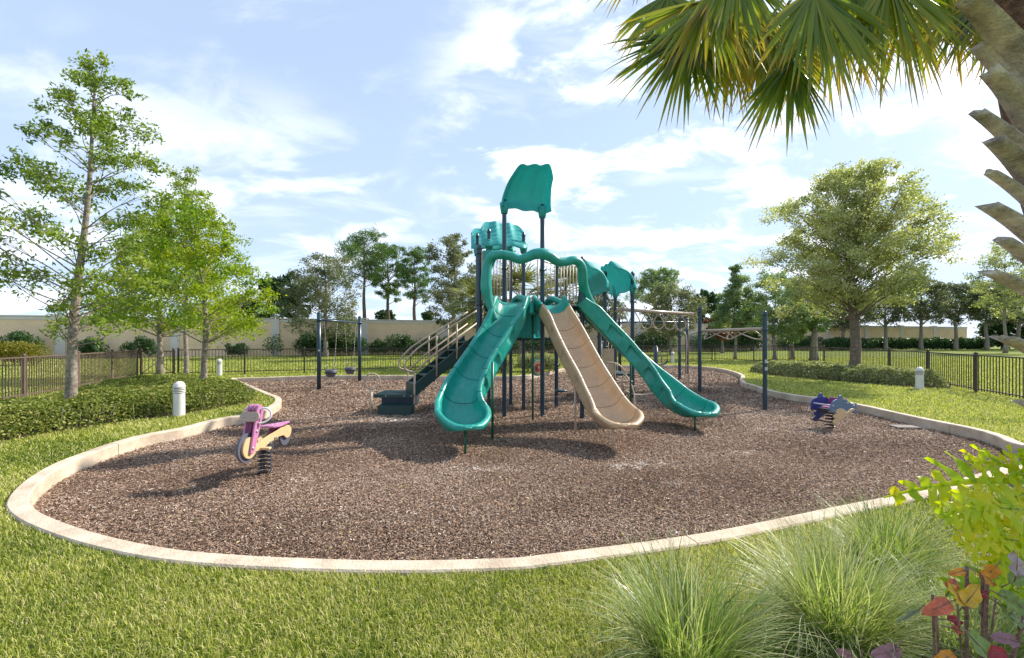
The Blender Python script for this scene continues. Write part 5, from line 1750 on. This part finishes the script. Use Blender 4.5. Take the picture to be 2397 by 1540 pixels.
# cabbage palms behind the structure
def fan_leaf(hub, main, nrm, L, nseg, spread, w, droop, V, F, T, t0=.4, tipb=.25, rs=rng, seg=5, ragged=False):
    """costapalmate fan: segments radiate from the hub"""
    main = Vector(main).normalized(); nrm = Vector(nrm); nrm = (nrm - main * nrm.dot(main)).normalized()
    side = nrm.cross(main)
    for k in range(nseg):
        if ragged and rs.random() < .09: continue
        a = (k / (nseg - 1) - .5) * 2 * spread + rs.uniform(-.02, .02)
        d = main * math.cos(a) + side * math.sin(a)
        d = (d + nrm * rs.uniform(-.10, .10)).normalized()
        l = L * (1 - .28 * (abs(a) / spread) ** 2) * (rs.uniform(.70, 1.16) if ragged else rs.uniform(.86, 1.08))
        pl = d.cross(nrm).normalized()
        tw = rs.uniform(-.7, .7)
        wd = (pl * math.cos(tw) + nrm * math.sin(tw))
        p = Vector(hub); dd = d.copy()
        tt = t0 + rs.normal(0, .09)
        dr = droop * rs.uniform(.6, 1.5)
        b = len(V)
        tip = rs.random() < (.9 if ragged else .75)
        for j in range(seg + 1):
            f = j / seg
            wj = w * (.25 + 1.0 * math.sin(math.pi * min(1, (f * .78 + .10))) ** .8) * (1 - f ** 3) + .0008
            V.append(tuple(p - wd * wj)); V.append(tuple(p + nrm * wj * .38)); V.append(tuple(p + wd * wj))
            tj = tt
            if f > 1 - tipb and tip:
                tj = tt + (f - (1 - tipb)) / tipb * (.95 - tt)
            T += [tj, tj, tj]
            if j < seg:
                q = b + j * 3
                F.append((q, q + 1, q + 4, q + 3)); F.append((q + 1, q + 2, q + 5, q + 4))
            dd = (dd + Vector((0, 0, -1)) * dr * (f + .1)).normalized()
            p = p + dd * (l / seg)
def far_palm(label, X, Y, h, r, seed, nl=30, tr=.17):
    rs = np.random.default_rng(seed)
    th = Thing('palm_tree', label, 'palm', (X, Y, 0), 'cabbage palms behind the play structure')
    mb = MB(); mb.tube([(X, Y, -.1), (X + .04, Y, h * .5), (X, Y, h)], [tr * 1.1, tr, tr * .9], 12)
    for i in range(26):
        a = i * 2.4; z = .25 + i * (h - .3) / 26
        o = Vector((X + math.cos(a) * tr * .9, Y + math.sin(a) * tr * .9, z))
        mb.tube([o, o + Vector((math.cos(a) * .10, math.sin(a) * .10, .16))], [.05, .03], 5)
    th.part('trunk', mb, BARK)
    V, F, T = [], [], []
    st = MB()
    for i in range(nl):
        a = i * 2.4 + rs.uniform(-.2, .2); el = rs.uniform(-.75, 1.25)
        d = Vector((math.cos(a) * math.cos(el), math.sin(a) * math.cos(el), math.sin(el)))
        p0 = Vector((X, Y, h - .05)); hub = p0 + d * r * rs.uniform(.40, .58) + Vector((0, 0, -.05))
        st.tube([p0, p0.lerp(hub, .5) + Vector((0, 0, .08)), hub], [.022, .016, .010], 4, caps=False)
        nr = Vector((-math.cos(a) * math.sin(el), -math.sin(a) * math.sin(el), math.cos(el)))
        fan_leaf(hub, d + Vector((0, 0, -.25)), nr, r * .62, 26, 1.9, .024, .16, V, F, T, .42 + .25 * (el > .4) + (.25 if el < -.5 else 0), .3, rs, 4)
    th.part('petioles', st, TANP2 if False else MATS['brown_bark'])
    fast_mesh('fronds', np.array(V), np.array(F), np.array(T), PALMFAR, th.e, (X, Y, 0))
far_palm('cabbage palm with shaggy trunk seen under the arched hood', .50, 22.5, 3.6, 2.35, 81)
far_palm('cabbage palm with yellowing fronds behind the right half of the hood', 3.1, 25.5, 4.3, 2.3, 82)
far_palm('cabbage palm behind the left navy post of the slide hood', -1.75, 24.0, 3.4, 2.2, 83)

# shrubs along the wall
def wy(x):
    return 44.3 + .32 * x
def wshrub(label, px, w, h, n, m=LEAF_D, off=1.6, ncl=None, leaf=.17, **k):
    r = (px - HX) / FP
    X = (44.3 - off) * r / (1 - .32 * r); Y = wy(X) - off
    W_ = w * Y / FP
    ncl = ncl or max(3, int(W_ / .7))
    pts = []
    for i in range(ncl):
        u = (i + .5) / ncl - .5
        hh = h * rng.uniform(.75, 1.15)
        pts.append((X + u * W_, Y + .32 * u * W_ + rng.uniform(-.3, .3), hh * .55, hh * .5))
        if rng.random() < .6:
            pts.append((X + u * W_ + rng.uniform(-.3, .3), Y + rng.uniform(-.3, .3), hh * .9, hh * .28))
    shrub('shrub', label, pts, n, leaf, m, base=(X, Y, 0), **k)
G1 = 'shrubs along the beige wall'
wshrub('dark leafy shrub by the wall at the far left edge', 20, 80, 1.7, 3000, group=G1)
wshrub('dark leafy shrub by the wall just right of the tallest left tree trunk', 205, 46, 1.6, 1800, group=G1)
wshrub('dark shrub by the wall behind the left metal gate', 330, 60, 1.4, 2000, group=G1)
wshrub('dark shrub by the wall left of the second pale pilaster', 556, 34, 1.2, 1500, group=G1)
wshrub('thin upright shrub at the foot of the wall beside a pale pilaster', 640, 10, 1.6, 500, group=G1, ncl=2)
wshrub('big glossy shrub by the wall behind the left bucket swing', 735, 62, 2.1, 4200, group=G1, ncl=5)
wshrub('dark dense shrubs by the wall behind the right bucket swing', 815, 66, 1.9, 4200, group=G1)
wshrub('small shrub by the wall right of the swing frame', 885, 34, 1.2, 1500, group=G1)
wshrub('rounded shrub by the wall midway between swings and stairs', 940, 44, 1.8, 2600, group=G1, ncl=3)
wshrub('loose shrub by the wall seen left of the handrails', 1000, 50, 1.6, 2400, group=G1)
wshrub('dark shrubs by the wall seen through the handrails', 1080, 80, 1.5, 3500, group=G1)
wshrub('shrubs by the wall seen beneath the play decks', 1230, 170, 1.5, 6000, group=G1)
wshrub('shrubs by the wall seen through the picket barrier on the right wing', 1400, 100, 1.6, 4500, group=G1)
wshrub('tall dark shrubs by the wall under the ring ladder', 1530, 110, 2.0, 6000, group=G1)
wshrub('dark shrubs by the wall under the zigzag ladder', 1710, 190, 2.0, 9000, group=G1)
wshrub('dark shrubs by the wall behind the pale trees left of the oak', 1870, 110, 2.0, 6000, group=G1)
def farhedge():
    pts = []
    for i in range(46):
        px = 1940 + i * 8.2
        r = (px - HX) / FP; X = (44.3 - 2.6) * r / (1 - .32 * r); Y = min(wy(X) - 2.6, 58)
        X = r * Y
        pts.append((X, Y, rng.uniform(.7, .95), rng.uniform(.75, 1.0)))
    shrub('long_hedge', 'long dark green hedge in front of the far wall on the right', pts, 24000, .26, LEAF_D, cat='hedge')
farhedge()
def spot(label, x, y, Y, w, h, n, m, leaf, name='shrub', **k):
    X = (x - HX) * Y / FP
    pts = [(X + (i - 1.5) / 4 * w * Y / FP, Y + rng.uniform(-.2, .2), h * rng.uniform(.45, .6), h * .5) for i in range(4)]
    shrub(name, label, pts, n, leaf, m, base=(X, Y, 0), **k)
spot('golden flowering bush beyond the picket fence at the left edge', 40, 800, 24, 90, 1.5, 5000, LEAF_GOLD, .10)
spot('rounded pale green bush beyond the mulch, seen under the deck at left', 1165, 845, 19.0, 46, .95, 6500, LEAF_HR, .07, group='bushes behind the deck')
spot('rounded pale green bush beyond the mulch, seen beside the round wheel panel', 1262, 845, 19.6, 76, .95, 9000, LEAF_HR, .07, group='bushes behind the deck')
spot('low green bush on the grass seen through the stair handrails', 1075, 850, 19.2, 90, .85, 7000, LEAF_H, .07, group='bushes behind the deck')

# ================================================================ FOREGROUND PALM
PX, PYd = 3.36, 2.62
def fg_palm():
    base = (4.0, PYd, 0)
    th = Thing('palm_tree', 'close palm at the right edge with cut leaf stubs and overhanging fronds', 'palm', base)
    H = 4.75
    def tc_(z):
        return Vector((4.05 - .243 * z + .012 * math.sin(z * 2), PYd, z))
    mb = MB()
    pts = [tc_(-.1 + i * (H + .1) / 30) for i in range(31)]
    mb.tube(pts, [.20 + .015 * math.sin(i * 1.7) for i in range(31)], 22)
    FIB = mat('palm_fibre', (.13, .06, .035), .95, .5, 18, 1.0, 50, col2=(.27, .15, .09))
    BOOT = mat('palm_boot', (.44, .37, .32), .85, .4, 9, .9, 60, col2=(.82, .72, .64))
    th.part('trunk', mb, FIB)
    # loose fibres
    # boots: tapered upward pointing stubs, flattened
    rs = np.random.default_rng(5)
    def boot(p0, p1, w0, w1, t=.03, lab=None):
        mb = MB()
        p0 = Vector(p0); p1 = Vector(p1)
        ax = (p1 - p0); L = ax.length; ax.normalize()
        out = Vector((p0.x - tc_(p0.z).x, p0.y - tc_(p0.z).y, 0))
        if out.length < 1e-4: out = Vector((-1, 0, 0))
        out.normalize()
        sd = ax.cross(out).normalized(); nn = sd.cross(ax).normalized()
        n, k = 14, 14
        vs, fs = [], []
        sk = rs.uniform(-.3, .3)
        for i in range(n + 1):
            f = i / n
            w = (w0 * (1 - f) ** 1.5 + w1 * (1 - (1 - f) ** 1.5)) * .5
            tt = t * (1 - .45 * f)
            c = p0 + ax * L * f + nn * (-.05 * math.sin(f * 2.2)) + nn * .03
            for j in range(k):
                a = 2 * math.pi * j / k
                x = math.cos(a) * w; y = math.sin(a) * tt - (math.cos(a) ** 2) * w * .22 + .0045 * math.sin(a * 7 + f * 3)
                cc_ = c + sd * x + nn * y
                if i == n:
                    cc_ = cc_ + ax * (sk * x + .012 * math.sin(3 * a) + rs.uniform(-.014, .014))
                vs.append(cc_)
            if i:
                for j in range(k):
                    a_ = (i - 1) * k + j; b_ = (i - 1) * k + (j + 1) % k
                    fs.append((a_, b_, b_ + k, a_ + k))
        fs.append([n * k + j for j in range(k)])
        mb.add(vs, fs, True); mb.sm[-1] = False
        th.part('leaf_boot', mb, BOOT)
    tips = [(2263, 2, .13), (2303, 60, .07), (2282, 112, .11), (2312, 172, .13), (2284, 268, .11), (2322, 332, .13), (2314, 408, .08), (2306, 486, .12), (2342, 565, .09), (2312, 642, .12), (2341, 795, .12), (2386, 945, .10), (2392, 1075, .09), (2370, 1140, .08), (2384, 1330, .09)]
    for i, (x, y, w) in enumerate(tips):
        Yt = PYd - .17 + .10 * ((i * 37) % 5 - 2) / 2
        tip = at(x, y, Yt)
        z0 = tip.z - .30 - .03 * (i % 3)
        c = tc_(z0)
        a = math.atan2(Yt - PYd, tip.x - c.x)
        root = c + Vector((math.cos(a) * .15, math.sin(a) * .15, 0))
        boot(root, tip, w * rs.uniform(1.35, 1.7), w * rs.uniform(.62, .95), .022)
    for i in range(34):          # the rest of the spiral
        z0 = .25 + i * .125; a = i * 2.4 + 1.0
        ca = math.cos(a)
        if ca < -.1: continue
        c = tc_(z0); o = Vector((ca, math.sin(a), 0))
        boot(c + o * .17, c + o * .38 + Vector((0, 0, .24)), .19, .10, .026)
    mb = MB()
    for i in range(150):
        z = rs.uniform(.4, H); a = rs.uniform(math.pi * .75, math.pi * 1.75); c = tc_(z)
        p = c + Vector((math.cos(a) * .195, math.sin(a) * .195, 0)); q = p + Vector((math.cos(a) * rs.uniform(.0, .07), rs.uniform(-.05, .02), rs.uniform(-.16, .20)))
        mb.tube([p, p.lerp(q, .5) + Vector((-.015, 0, .01)), q], [.004, .0025, .001], 4, caps=False)
    tag(th.part('fibre', mb, FIB), kind='stuff')
    # fronds
    crown = tc_(H)
    rs = np.random.default_rng(44)
    leaves = [  # hub px, py, depth, main dir angle (deg, 0=right, -90=down), length, spread, tint
        (1612, 88, 3.05, -122, .72, 1.25, .34), (1660, 0, 2.85, -112, .74, 1.2, .52), (1852, 140, 2.75, -101, .60, .80, .36),
        (1750, -10, 3.1, -98, .80, 1.1, .50), (1905, -20, 2.6, -82, .74, 1.1, .42), (1830, 30, 3.2, -120, .66, .9, .55), (2010, -20, 2.9, -84, .66, 1.0, .38), (2080, -50, 2.6, -75, .72, 1.0, .48),
        (2330, -20, 3.0, -112, .74, .95, .42), (2290, -50, 3.3, -108, .80, 1.0, .60), (2370, 20, 3.3, -100, .72, .8, .45), (1520, -110, 3.4, -140, .58, 1.0, .6), (1960, -20, 3.3, -95, .62, .9, .6), (2170, -130, 3.0, -90, .74, 1.0, .35),
        (1500, -170, 3.2, -160, .60, 1.1, .5), (1700, 50, 3.3, -75, .70, 1.0, .62), (1560, -10, 3.2, -98, .60, 1.1, .45), (1790, 60, 3.5, -92, .78, 1.1, .58), (2220, -20, 3.4, -92, .72, 1.1, .62), (1950, 20, 3.6, -100, .9, 1.2, .66), (1720, -80, 2.7, -88, .62, 1.0, .4), (2120, 10, 3.6, -110, .80, 1.0, .5)]
    for i, (x, y, Y, ang, L, sp_, t0) in enumerate(leaves):
        hub = at(x, y, Y)
        a = R(ang)
        main = Vector((math.cos(a), rs.uniform(-.25, .1), math.sin(a)))
        nrm = Vector((rs.uniform(-.25, .1), -1, rs.uniform(.05, .5)))
        V, F, T = [], [], []
        fan_leaf(hub, main, nrm, L, int(50 * sp_ / 1.1) + 8, sp_, .0120, .085, V, F, T, t0, .30, rs, 7, True)
        fr = fast_mesh('frond', np.array(V), np.array(F), np.array(T), PALMF, th.e, base)
        mb = MB()
        mid = crown.lerp(hub, .5) + Vector((0, 0, .30))
        p = spline([crown, mid, hub], 8)
        mb.tube(p, [.022 - .012 * j / (len(p) - 1) for j in range(len(p))], 7)
        o = build('petiole', mb, LEAFSTEM, fr, base)
LEAFSTEM = mat('frond_stalk', (.20, .24, .04), .5, .15, 6)
fg_palm()

# ================================================================ FERN ON THE PALM
def lobed(V, F, T, p0, d, up, L, W_, nl, t0, rs, droop=.5):
    """pinnately lobed leaf: wavy midrib and strap lobes on each side"""
    d = Vector(d).normalized(); up = Vector(up); up = (up - d * up.dot(d)).normalized()
    p = Vector(p0); pts = []
    n = nl * 2
    for i in range(n + 1):
        f = i / n
        pts.append((p.copy(), d.copy(), up.copy()))
        d2 = (d + Vector((0, 0, -1)) * droop / n + Vector((rs.normal(0, .02), rs.normal(0, .02), 0))).normalized()
        up = (up - d2 * up.dot(d2)).normalized(); d = d2
        p = p + d * L / n
    # web along the midrib
    for i in range(n):
        (a, da, ua), (b_, db, ub) = pts[i], pts[i + 1]
        w0 = W_ * .11 * (1 - (i / n) ** 2) + .003; w1 = W_ * .11 * (1 - ((i + 1) / n) ** 2) + .004
        sa = da.cross(ua); sb_ = db.cross(ub)
        b = len(V)
        for q in (a - sa * w0 + ua * .004, a, a + sa * w0 + ua * .004, b_ - sb_ * w1 + ub * .004, b_, b_ + sb_ * w1 + ub * .004):
            V.append(tuple(q)); T.append(t0 + rs.normal(0, .03))
        F.append((b, b + 1, b + 4, b + 3)); F.append((b + 1, b + 2, b + 5, b + 4))
    for i in range(1, n, 1):
        f = i / n
        pa, da, ua = pts[i]
        for s in (-1, 1):
            sd = da.cross(ua) * s
            ld = (sd * .85 + da * (.35 + .6 * f + rs.uniform(-.25, .3)) + ua * rs.uniform(-.15, .45)).normalized()
            ll = W_ * (math.sin(math.pi * min(1, f * .85 + .14)) ** .7) * rs.uniform(.8, 1.75)
            ww = L / n * .30
            q = Vector(pa); b = len(V); m_ = 6
            wd = ld.cross(ua).normalized()
            tt = t0 + rs.normal(0, .16)
            for j in range(m_ + 1):
                g = j / m_
                w = ww * (.75 + .5 * math.sin(math.pi * g)) * (1 - g ** 2.4) + .001
                wv = ua * .011 * math.sin(g * 7 + i * 2.1)
                V.append(tuple(q - wd * w + wv)); V.append(tuple(q + ua * .004)); V.append(tuple(q + wd * w - wv)); T += [tt + .15 * g] * 3
                if j < m_:
                    c = b + j * 3
                    F.append((c, c + 1, c + 4, c + 3)); F.append((c + 1, c + 2, c + 5, c + 4))
                q = q + ld * ll / m_
                ld = (ld + Vector((0, 0, -1)) * .07).normalized()
def fern():
    rs = np.random.default_rng(9)
    root = Vector((2.72, 2.22, .62))
    th = Thing('fern', 'bright yellow green lobed fern hanging from the palm trunk at the right edge', 'fern', tuple(root))
    specs = [((2410, 1130), (2105, 1160), 2.15, .12, .5), ((2405, 1195), (2215, 1205), 2.0, .11, .55), ((2400, 1110), (2285, 1080), 2.2, .10, .45), ((2420, 1160), (2368, 1045), 2.2, .09, .35), ((2400, 1270), (2262, 1272), 1.95, .09, .70), ((2400, 1230), (2320, 1330), 2.0, .10, .5),
             ((2410, 1340), (2215, 1385), 1.95, .09, .25), ((2420, 1250), (2350, 1400), 2.05, .10, .3), ((2415, 1150), (2250, 1235), 2.1, .11, .6)]
    for i, (a, b, Y, W_, t0) in enumerate(specs):
        p0 = at(a[0], a[1], Y + .06); p1 = at(b[0], b[1], Y - .05)
        d = p1 - p0
        V, F, T = [], [], []
        lobed(V, F, T, p0, d + Vector((0, 0, d.length * .22)), Vector((rs.uniform(-.5, .5), -.75, rs.uniform(.2, .9))), d.length * 1.06, W_ * 1.0, 5, t0, rs, .45)
        lf = fast_mesh('frond', np.array(V), np.array(F), np.array(T), FERNM, th.e, tuple(root))
        mb = MB(); mb.tube([root + Vector((.05, 0, 0)), p0, p0.lerp(p1, .35) + Vector((0, 0, .02))], [.007, .005, .002], 6)
        build('stalk', mb, LEAFSTEM, lf, tuple(root))
fern()

# ================================================================ ORNAMENTAL GRASS CLUMPS
def clump(label, bx, by, n, L, spread, seed, tint0=.42, lean=(0, 0)):
    rs = np.random.default_rng(seed)
    th = Thing('ornamental_grass', label, 'ornamental grass', (bx, by, 0), 'fine leaved grass clumps in the foreground')
    m = 9
    a = rs.uniform(0, 2 * np.pi, n); r0 = np.sqrt(rs.random(n)) * .13
    l = L * rs.uniform(.45, 1.12, n)
    out = rs.beta(1.5, 1.3, n) * spread * 1.25
    w = rs.uniform(.0014, .0050, n) * rs.uniform(.55, 1.05, n)
    P = np.stack([bx + np.cos(a) * r0, by + np.sin(a) * r0, np.zeros(n)], 1)
    th0 = .10 + out * .45
    bend = out * 1.25 + .15 + np.where(rs.random(n) < .12, rs.uniform(.4, 1.4, n), 0)
    kink = rs.normal(0, .10, n)
    az = a + rs.normal(0, .55, n)
    sdx, sdy = -np.sin(az), np.cos(az)
    V = []
    p = P.copy()
    for j in range(m + 1):
        f = j / m
        ww = (w * (1 - f ** 1.8) + .00025)[:, None]
        sv = np.stack([sdx, sdy, np.zeros(n)], 1) * ww
        V.append(np.stack([p - sv, p + sv], 1))
        ang = th0 + bend * f ** 1.3
        step = (l / m)[:, None]
        p = p + np.stack([np.cos(az) * np.sin(ang) + lean[0] * f, np.sin(az) * np.sin(ang) + lean[1] * f, np.cos(ang)], 1) * step
        az = az + kink * rs.normal(1, .4, n)
    V = np.stack(V, 1).reshape(n, (m + 1) * 2, 3)
    V[:, :, 2] = np.maximum(V[:, :, 2], .004)
    base = np.arange(n)[:, None, None] * ((m + 1) * 2)
    quad = np.array([[2 * j, 2 * j + 1, 2 * j + 3, 2 * j + 2] for j in range(m)])
    F = (base + quad[None]).reshape(-1, 4)
    t = tint0 + rs.normal(0, .20, n)
    dry = rs.random(n) < .22
    bend_dummy = 0
    t[dry] = rs.uniform(.7, 1, dry.sum())
    T = np.repeat(np.clip(t, 0, 1), (m + 1) * 2)
    fast_mesh('blades', V.reshape(-1, 3), F, T, TUFTM, th.e, (bx, by, 0))
    return th
clump('green fountain grass clump at the bottom centre of the foreground', .80, 1.94, 1500, .62, .95, 1, .42)
clump('yellow green fountain grass clump between the other two', 1.62, 2.12, 1900, .66, 1.0, 2, .56)
clump('fountain grass clump nearest the kerb beside the fern', 2.42, 2.75, 1400, .56, .95, 3, .46)
clump('loose fountain grass clump under the fern at the right', 2.18, 2.05, 900, .50, 1.0, 4, .50)

# ================================================================ COPPERLEAF
def copperleaf():
    rs = np.random.default_rng(12)
    cols = {'o': mat('orange_leaf', (.85, .33, .04), .45, .25, 30), 'r': mat('red_leaf', (.72, .17, .08), .45, .3, 30), 'y': mat('amber_leaf', (.82, .50, .05), .45, .2, 30), 'g': mat('green_leaf', (.26, .34, .08), .45, .3, 30),
            'p': mat('purple_leaf', (.40, .20, .22), .5, .3, 30), 'd': mat('crimson_leaf', (.45, .04, .05), .4, .3, 30), 'l': mat('pale_green_leaf', (.35, .42, .22), .5, .2, 30), 'm': mat('mauve_leaf', (.46, .35, .35), .5, .3, 30)}
    for k_, m_ in cols.items():
        nt = m_.node_tree; out = nt.nodes['Material Output']; b = nt.nodes['Principled BSDF']
        t = nt.nodes.new('ShaderNodeBsdfTranslucent'); mx = nt.nodes.new('ShaderNodeMixShader'); mx.inputs[0].default_value = .35
        src = b.inputs['Base Color'].links[0].from_socket
        nt.links.new(src, t.inputs[0]); nt.links.new(b.outputs[0], mx.inputs[1]); nt.links.new(t.outputs[0], mx.inputs[2]); nt.links.new(mx.outputs[0], out.inputs[0])
    STEM = mat('red_brown_stem', (.20, .085, .06), .6, .35, 40, .5, 120, col2=(.38, .22, .17))
    base = (1.98, 1.72, 0)
    th = Thing('copperleaf_shrub', 'copperleaf plant with orange, red and green leaves in the bottom right corner', 'shrub', base)
    stems = [((2270, 1620), (2262, 1325), 1.72, .012), ((2282, 1640), (2300, 1340), 1.70, .012), ((2310, 1640), (2310, 1345), 1.68, .013), ((2300, 1560), (2330, 1400), 1.66, .006), ((2200, 1620), (2182, 1392), 1.70, .009), ((2225, 1640), (2190, 1440), 1.66, .008), ((2310, 1560), (2420, 1365), 1.72, .010), ((2350, 1640), (2395, 1440), 1.70, .009), ((2250, 1620), (2240, 1410), 1.64, .006),
             ((1835, 1620), (1834, 1505), 1.9, .007), ((2020, 1640), (2018, 1518), 1.86, .007)]
    for (a, b, Y, r) in stems:
        p1 = at(b[0], b[1], Y)
        p0 = Vector(((a[0] - HX) * Y / FP, Y, -.02))
        mid = p0.lerp(p1, .5) + Vector((rs.uniform(-.015, .015), 0, 0))
        r *= .52
        mb = MB(); mb.tube(spline([p0, mid, p1], 5), r, 9)
        for t in (.45, .6, .75, .9):
            q = p0.lerp(p1, t); mb.lathe([(r * .9, -.004), (r * 1.25, 0), (r * .9, .004)], tuple(q), 9)
        th.part('stem', mb, STEM)
    def leaf(px, py, Y, L, W_, ang, tilt, c, face=.8):
        L *= .78; W_ *= .74; ang += rs.uniform(-18, 18); face = rs.uniform(.45, .9)
        o = at(px, py, Y)
        a = R(ang)
        d = Vector((math.cos(a), -.15 + tilt, math.sin(a))).normalized()
        nn = Vector((0, -face, 1 - face * .6)); nn = (nn - d * nn.dot(d)).normalized(); s_ = d.cross(nn)
        n, k = 12, 4
        vs, fs = [], []
        for i in range(n + 1):
            f = i / n
            w = W_ * .5 * math.sin(math.pi * min(1, f ** .75)) ** .8 * (1 - .15 * f) + .0005
            for j in range(-k, k + 1):
                g = j / k
                vs.append(o + d * L * f + s_ * w * g + nn * (.22 * w * g * g + .008 * math.sin(f * 14) * abs(g) - .26 * L * f * f + .05 * L * math.sin(f * 5 + L * 90) + .003 * (abs(j) % 2)))
        m_ = 2 * k + 1
        for i in range(n):
            for j in range(m_ - 1):
                q = i * m_ + j
                fs.append((q, q + 1, q + m_ + 1, q + m_))
        mb = MB(); mb.add(vs, fs, True)
        lf = th.part('leaf', mb, cols[c])
        mv = MB(); mv.tube([o - d * .03, o + nn * .002, o + d * L * .5 + nn * (.002 - .025 * L), o + d * L * .95 + nn * (.002 - .09 * L)], [.0025, .002, .0014, .0006], 5)
        th.part('vein', mv, STEM, parent=lf)
    L_ = [(2250, 1412, 1.62, .13, .085, 118, 0, 'y'), (2256, 1415, 1.61, .12, .085, 68, 0, 'y'), (2225, 1408, 1.60, .16, .08, 192, -.1, 'r'), (2222, 1380, 1.64, .06, .06, 55, 0, 'r'), (2290, 1340, 1.66, .11, .07, -20, 0, 'o'), (2330, 1325, 1.7, .10, .07, 200, 0, 'o'),
          (2262, 1480, 1.56, .16, .12, -65, -.2, 'g'), (2376, 1345, 1.6, .11, .08, 75, 0, 'm'), (2360, 1365, 1.62, .10, .07, 25, 0, 'g'), (2290, 1380, 1.66, .07, .045, 170, 0, 'd'), (2285, 1395, 1.66, .06, .04, 20, 0, 'd'), (2215, 1450, 1.66, .08, .05, 10, 0, 'd'), (2225, 1470, 1.64, .06, .04, -20, 0, 'r'),
          (2330, 1410, 1.7, .12, .08, -55, 0, 'g'), (2335, 1390, 1.72, .16, .11, -30, 0, 'g'), (2380, 1500, 1.58, .14, .07, 170, 0, 'p'), (2350, 1530, 1.55, .12, .07, 160, 0, 'd'), (2100, 1510, 1.66, .16, .08, 200, -.2, 'p'), (2090, 1525, 1.64, .14, .07, 165, -.2, 'p'), (2150, 1425, 1.66, .13, .03, 205, 0, 'l'), (2380, 1460, 1.62, .06, .05, 120, 0, 'l'), (2390, 1475, 1.62, .06, .05, 40, 0, 'l'),
          (2255, 1335, 1.68, .08, .04, 190, 0, 'o'), (2400, 1430, 1.6, .12, .09, 130, 0, 'g'), (1990, 1535, 1.75, .08, .05, 170, 0, 'p'), (2230, 1530, 1.55, .1, .06, 200, 0, 'o')]
    for a in L_:
        leaf(*a)
copperleaf()
# dark mulch soil of the plant bed in the corner
bedC = [(1.0, .9), (4.5, .9), (4.5, 3.3), (3.3, 3.2), (2.75, 2.55), (2.2, 2.05), (1.5, 1.75)]
sheet('planting_bed', [bedC], 0.007, SOIL, 'dark soil under the foreground plants')

# ================================================================ SMALL LITTER
def litter():
    P = []
    for i in range(420):
        for _ in range(30):
            y = 3.0 + 9 * rng.random() ** 1.6; x = rng.uniform(-1.2 * y, 1.2 * y)
            if inside(np.array([x]), np.array([y]), kpoly)[0]:
                P.append((x, y, MZ + .028)); break
    P = np.array(P); n = len(P)
    v, F, t = leaf_quads(P, .038, .42, rng.uniform(0, 1, n), flat=.85)
    o = fast_mesh('leaf_litter', v, F, t, leafmat('dry_leaf_litter', [(.30, .19, .08), (.50, .36, .16), (.66, .52, .28), (.40, .42, .12)], .2, .7))
    tag(o, 'small dry fallen leaves scattered over the mulch', 'leaf litter', kind='stuff')
litter()
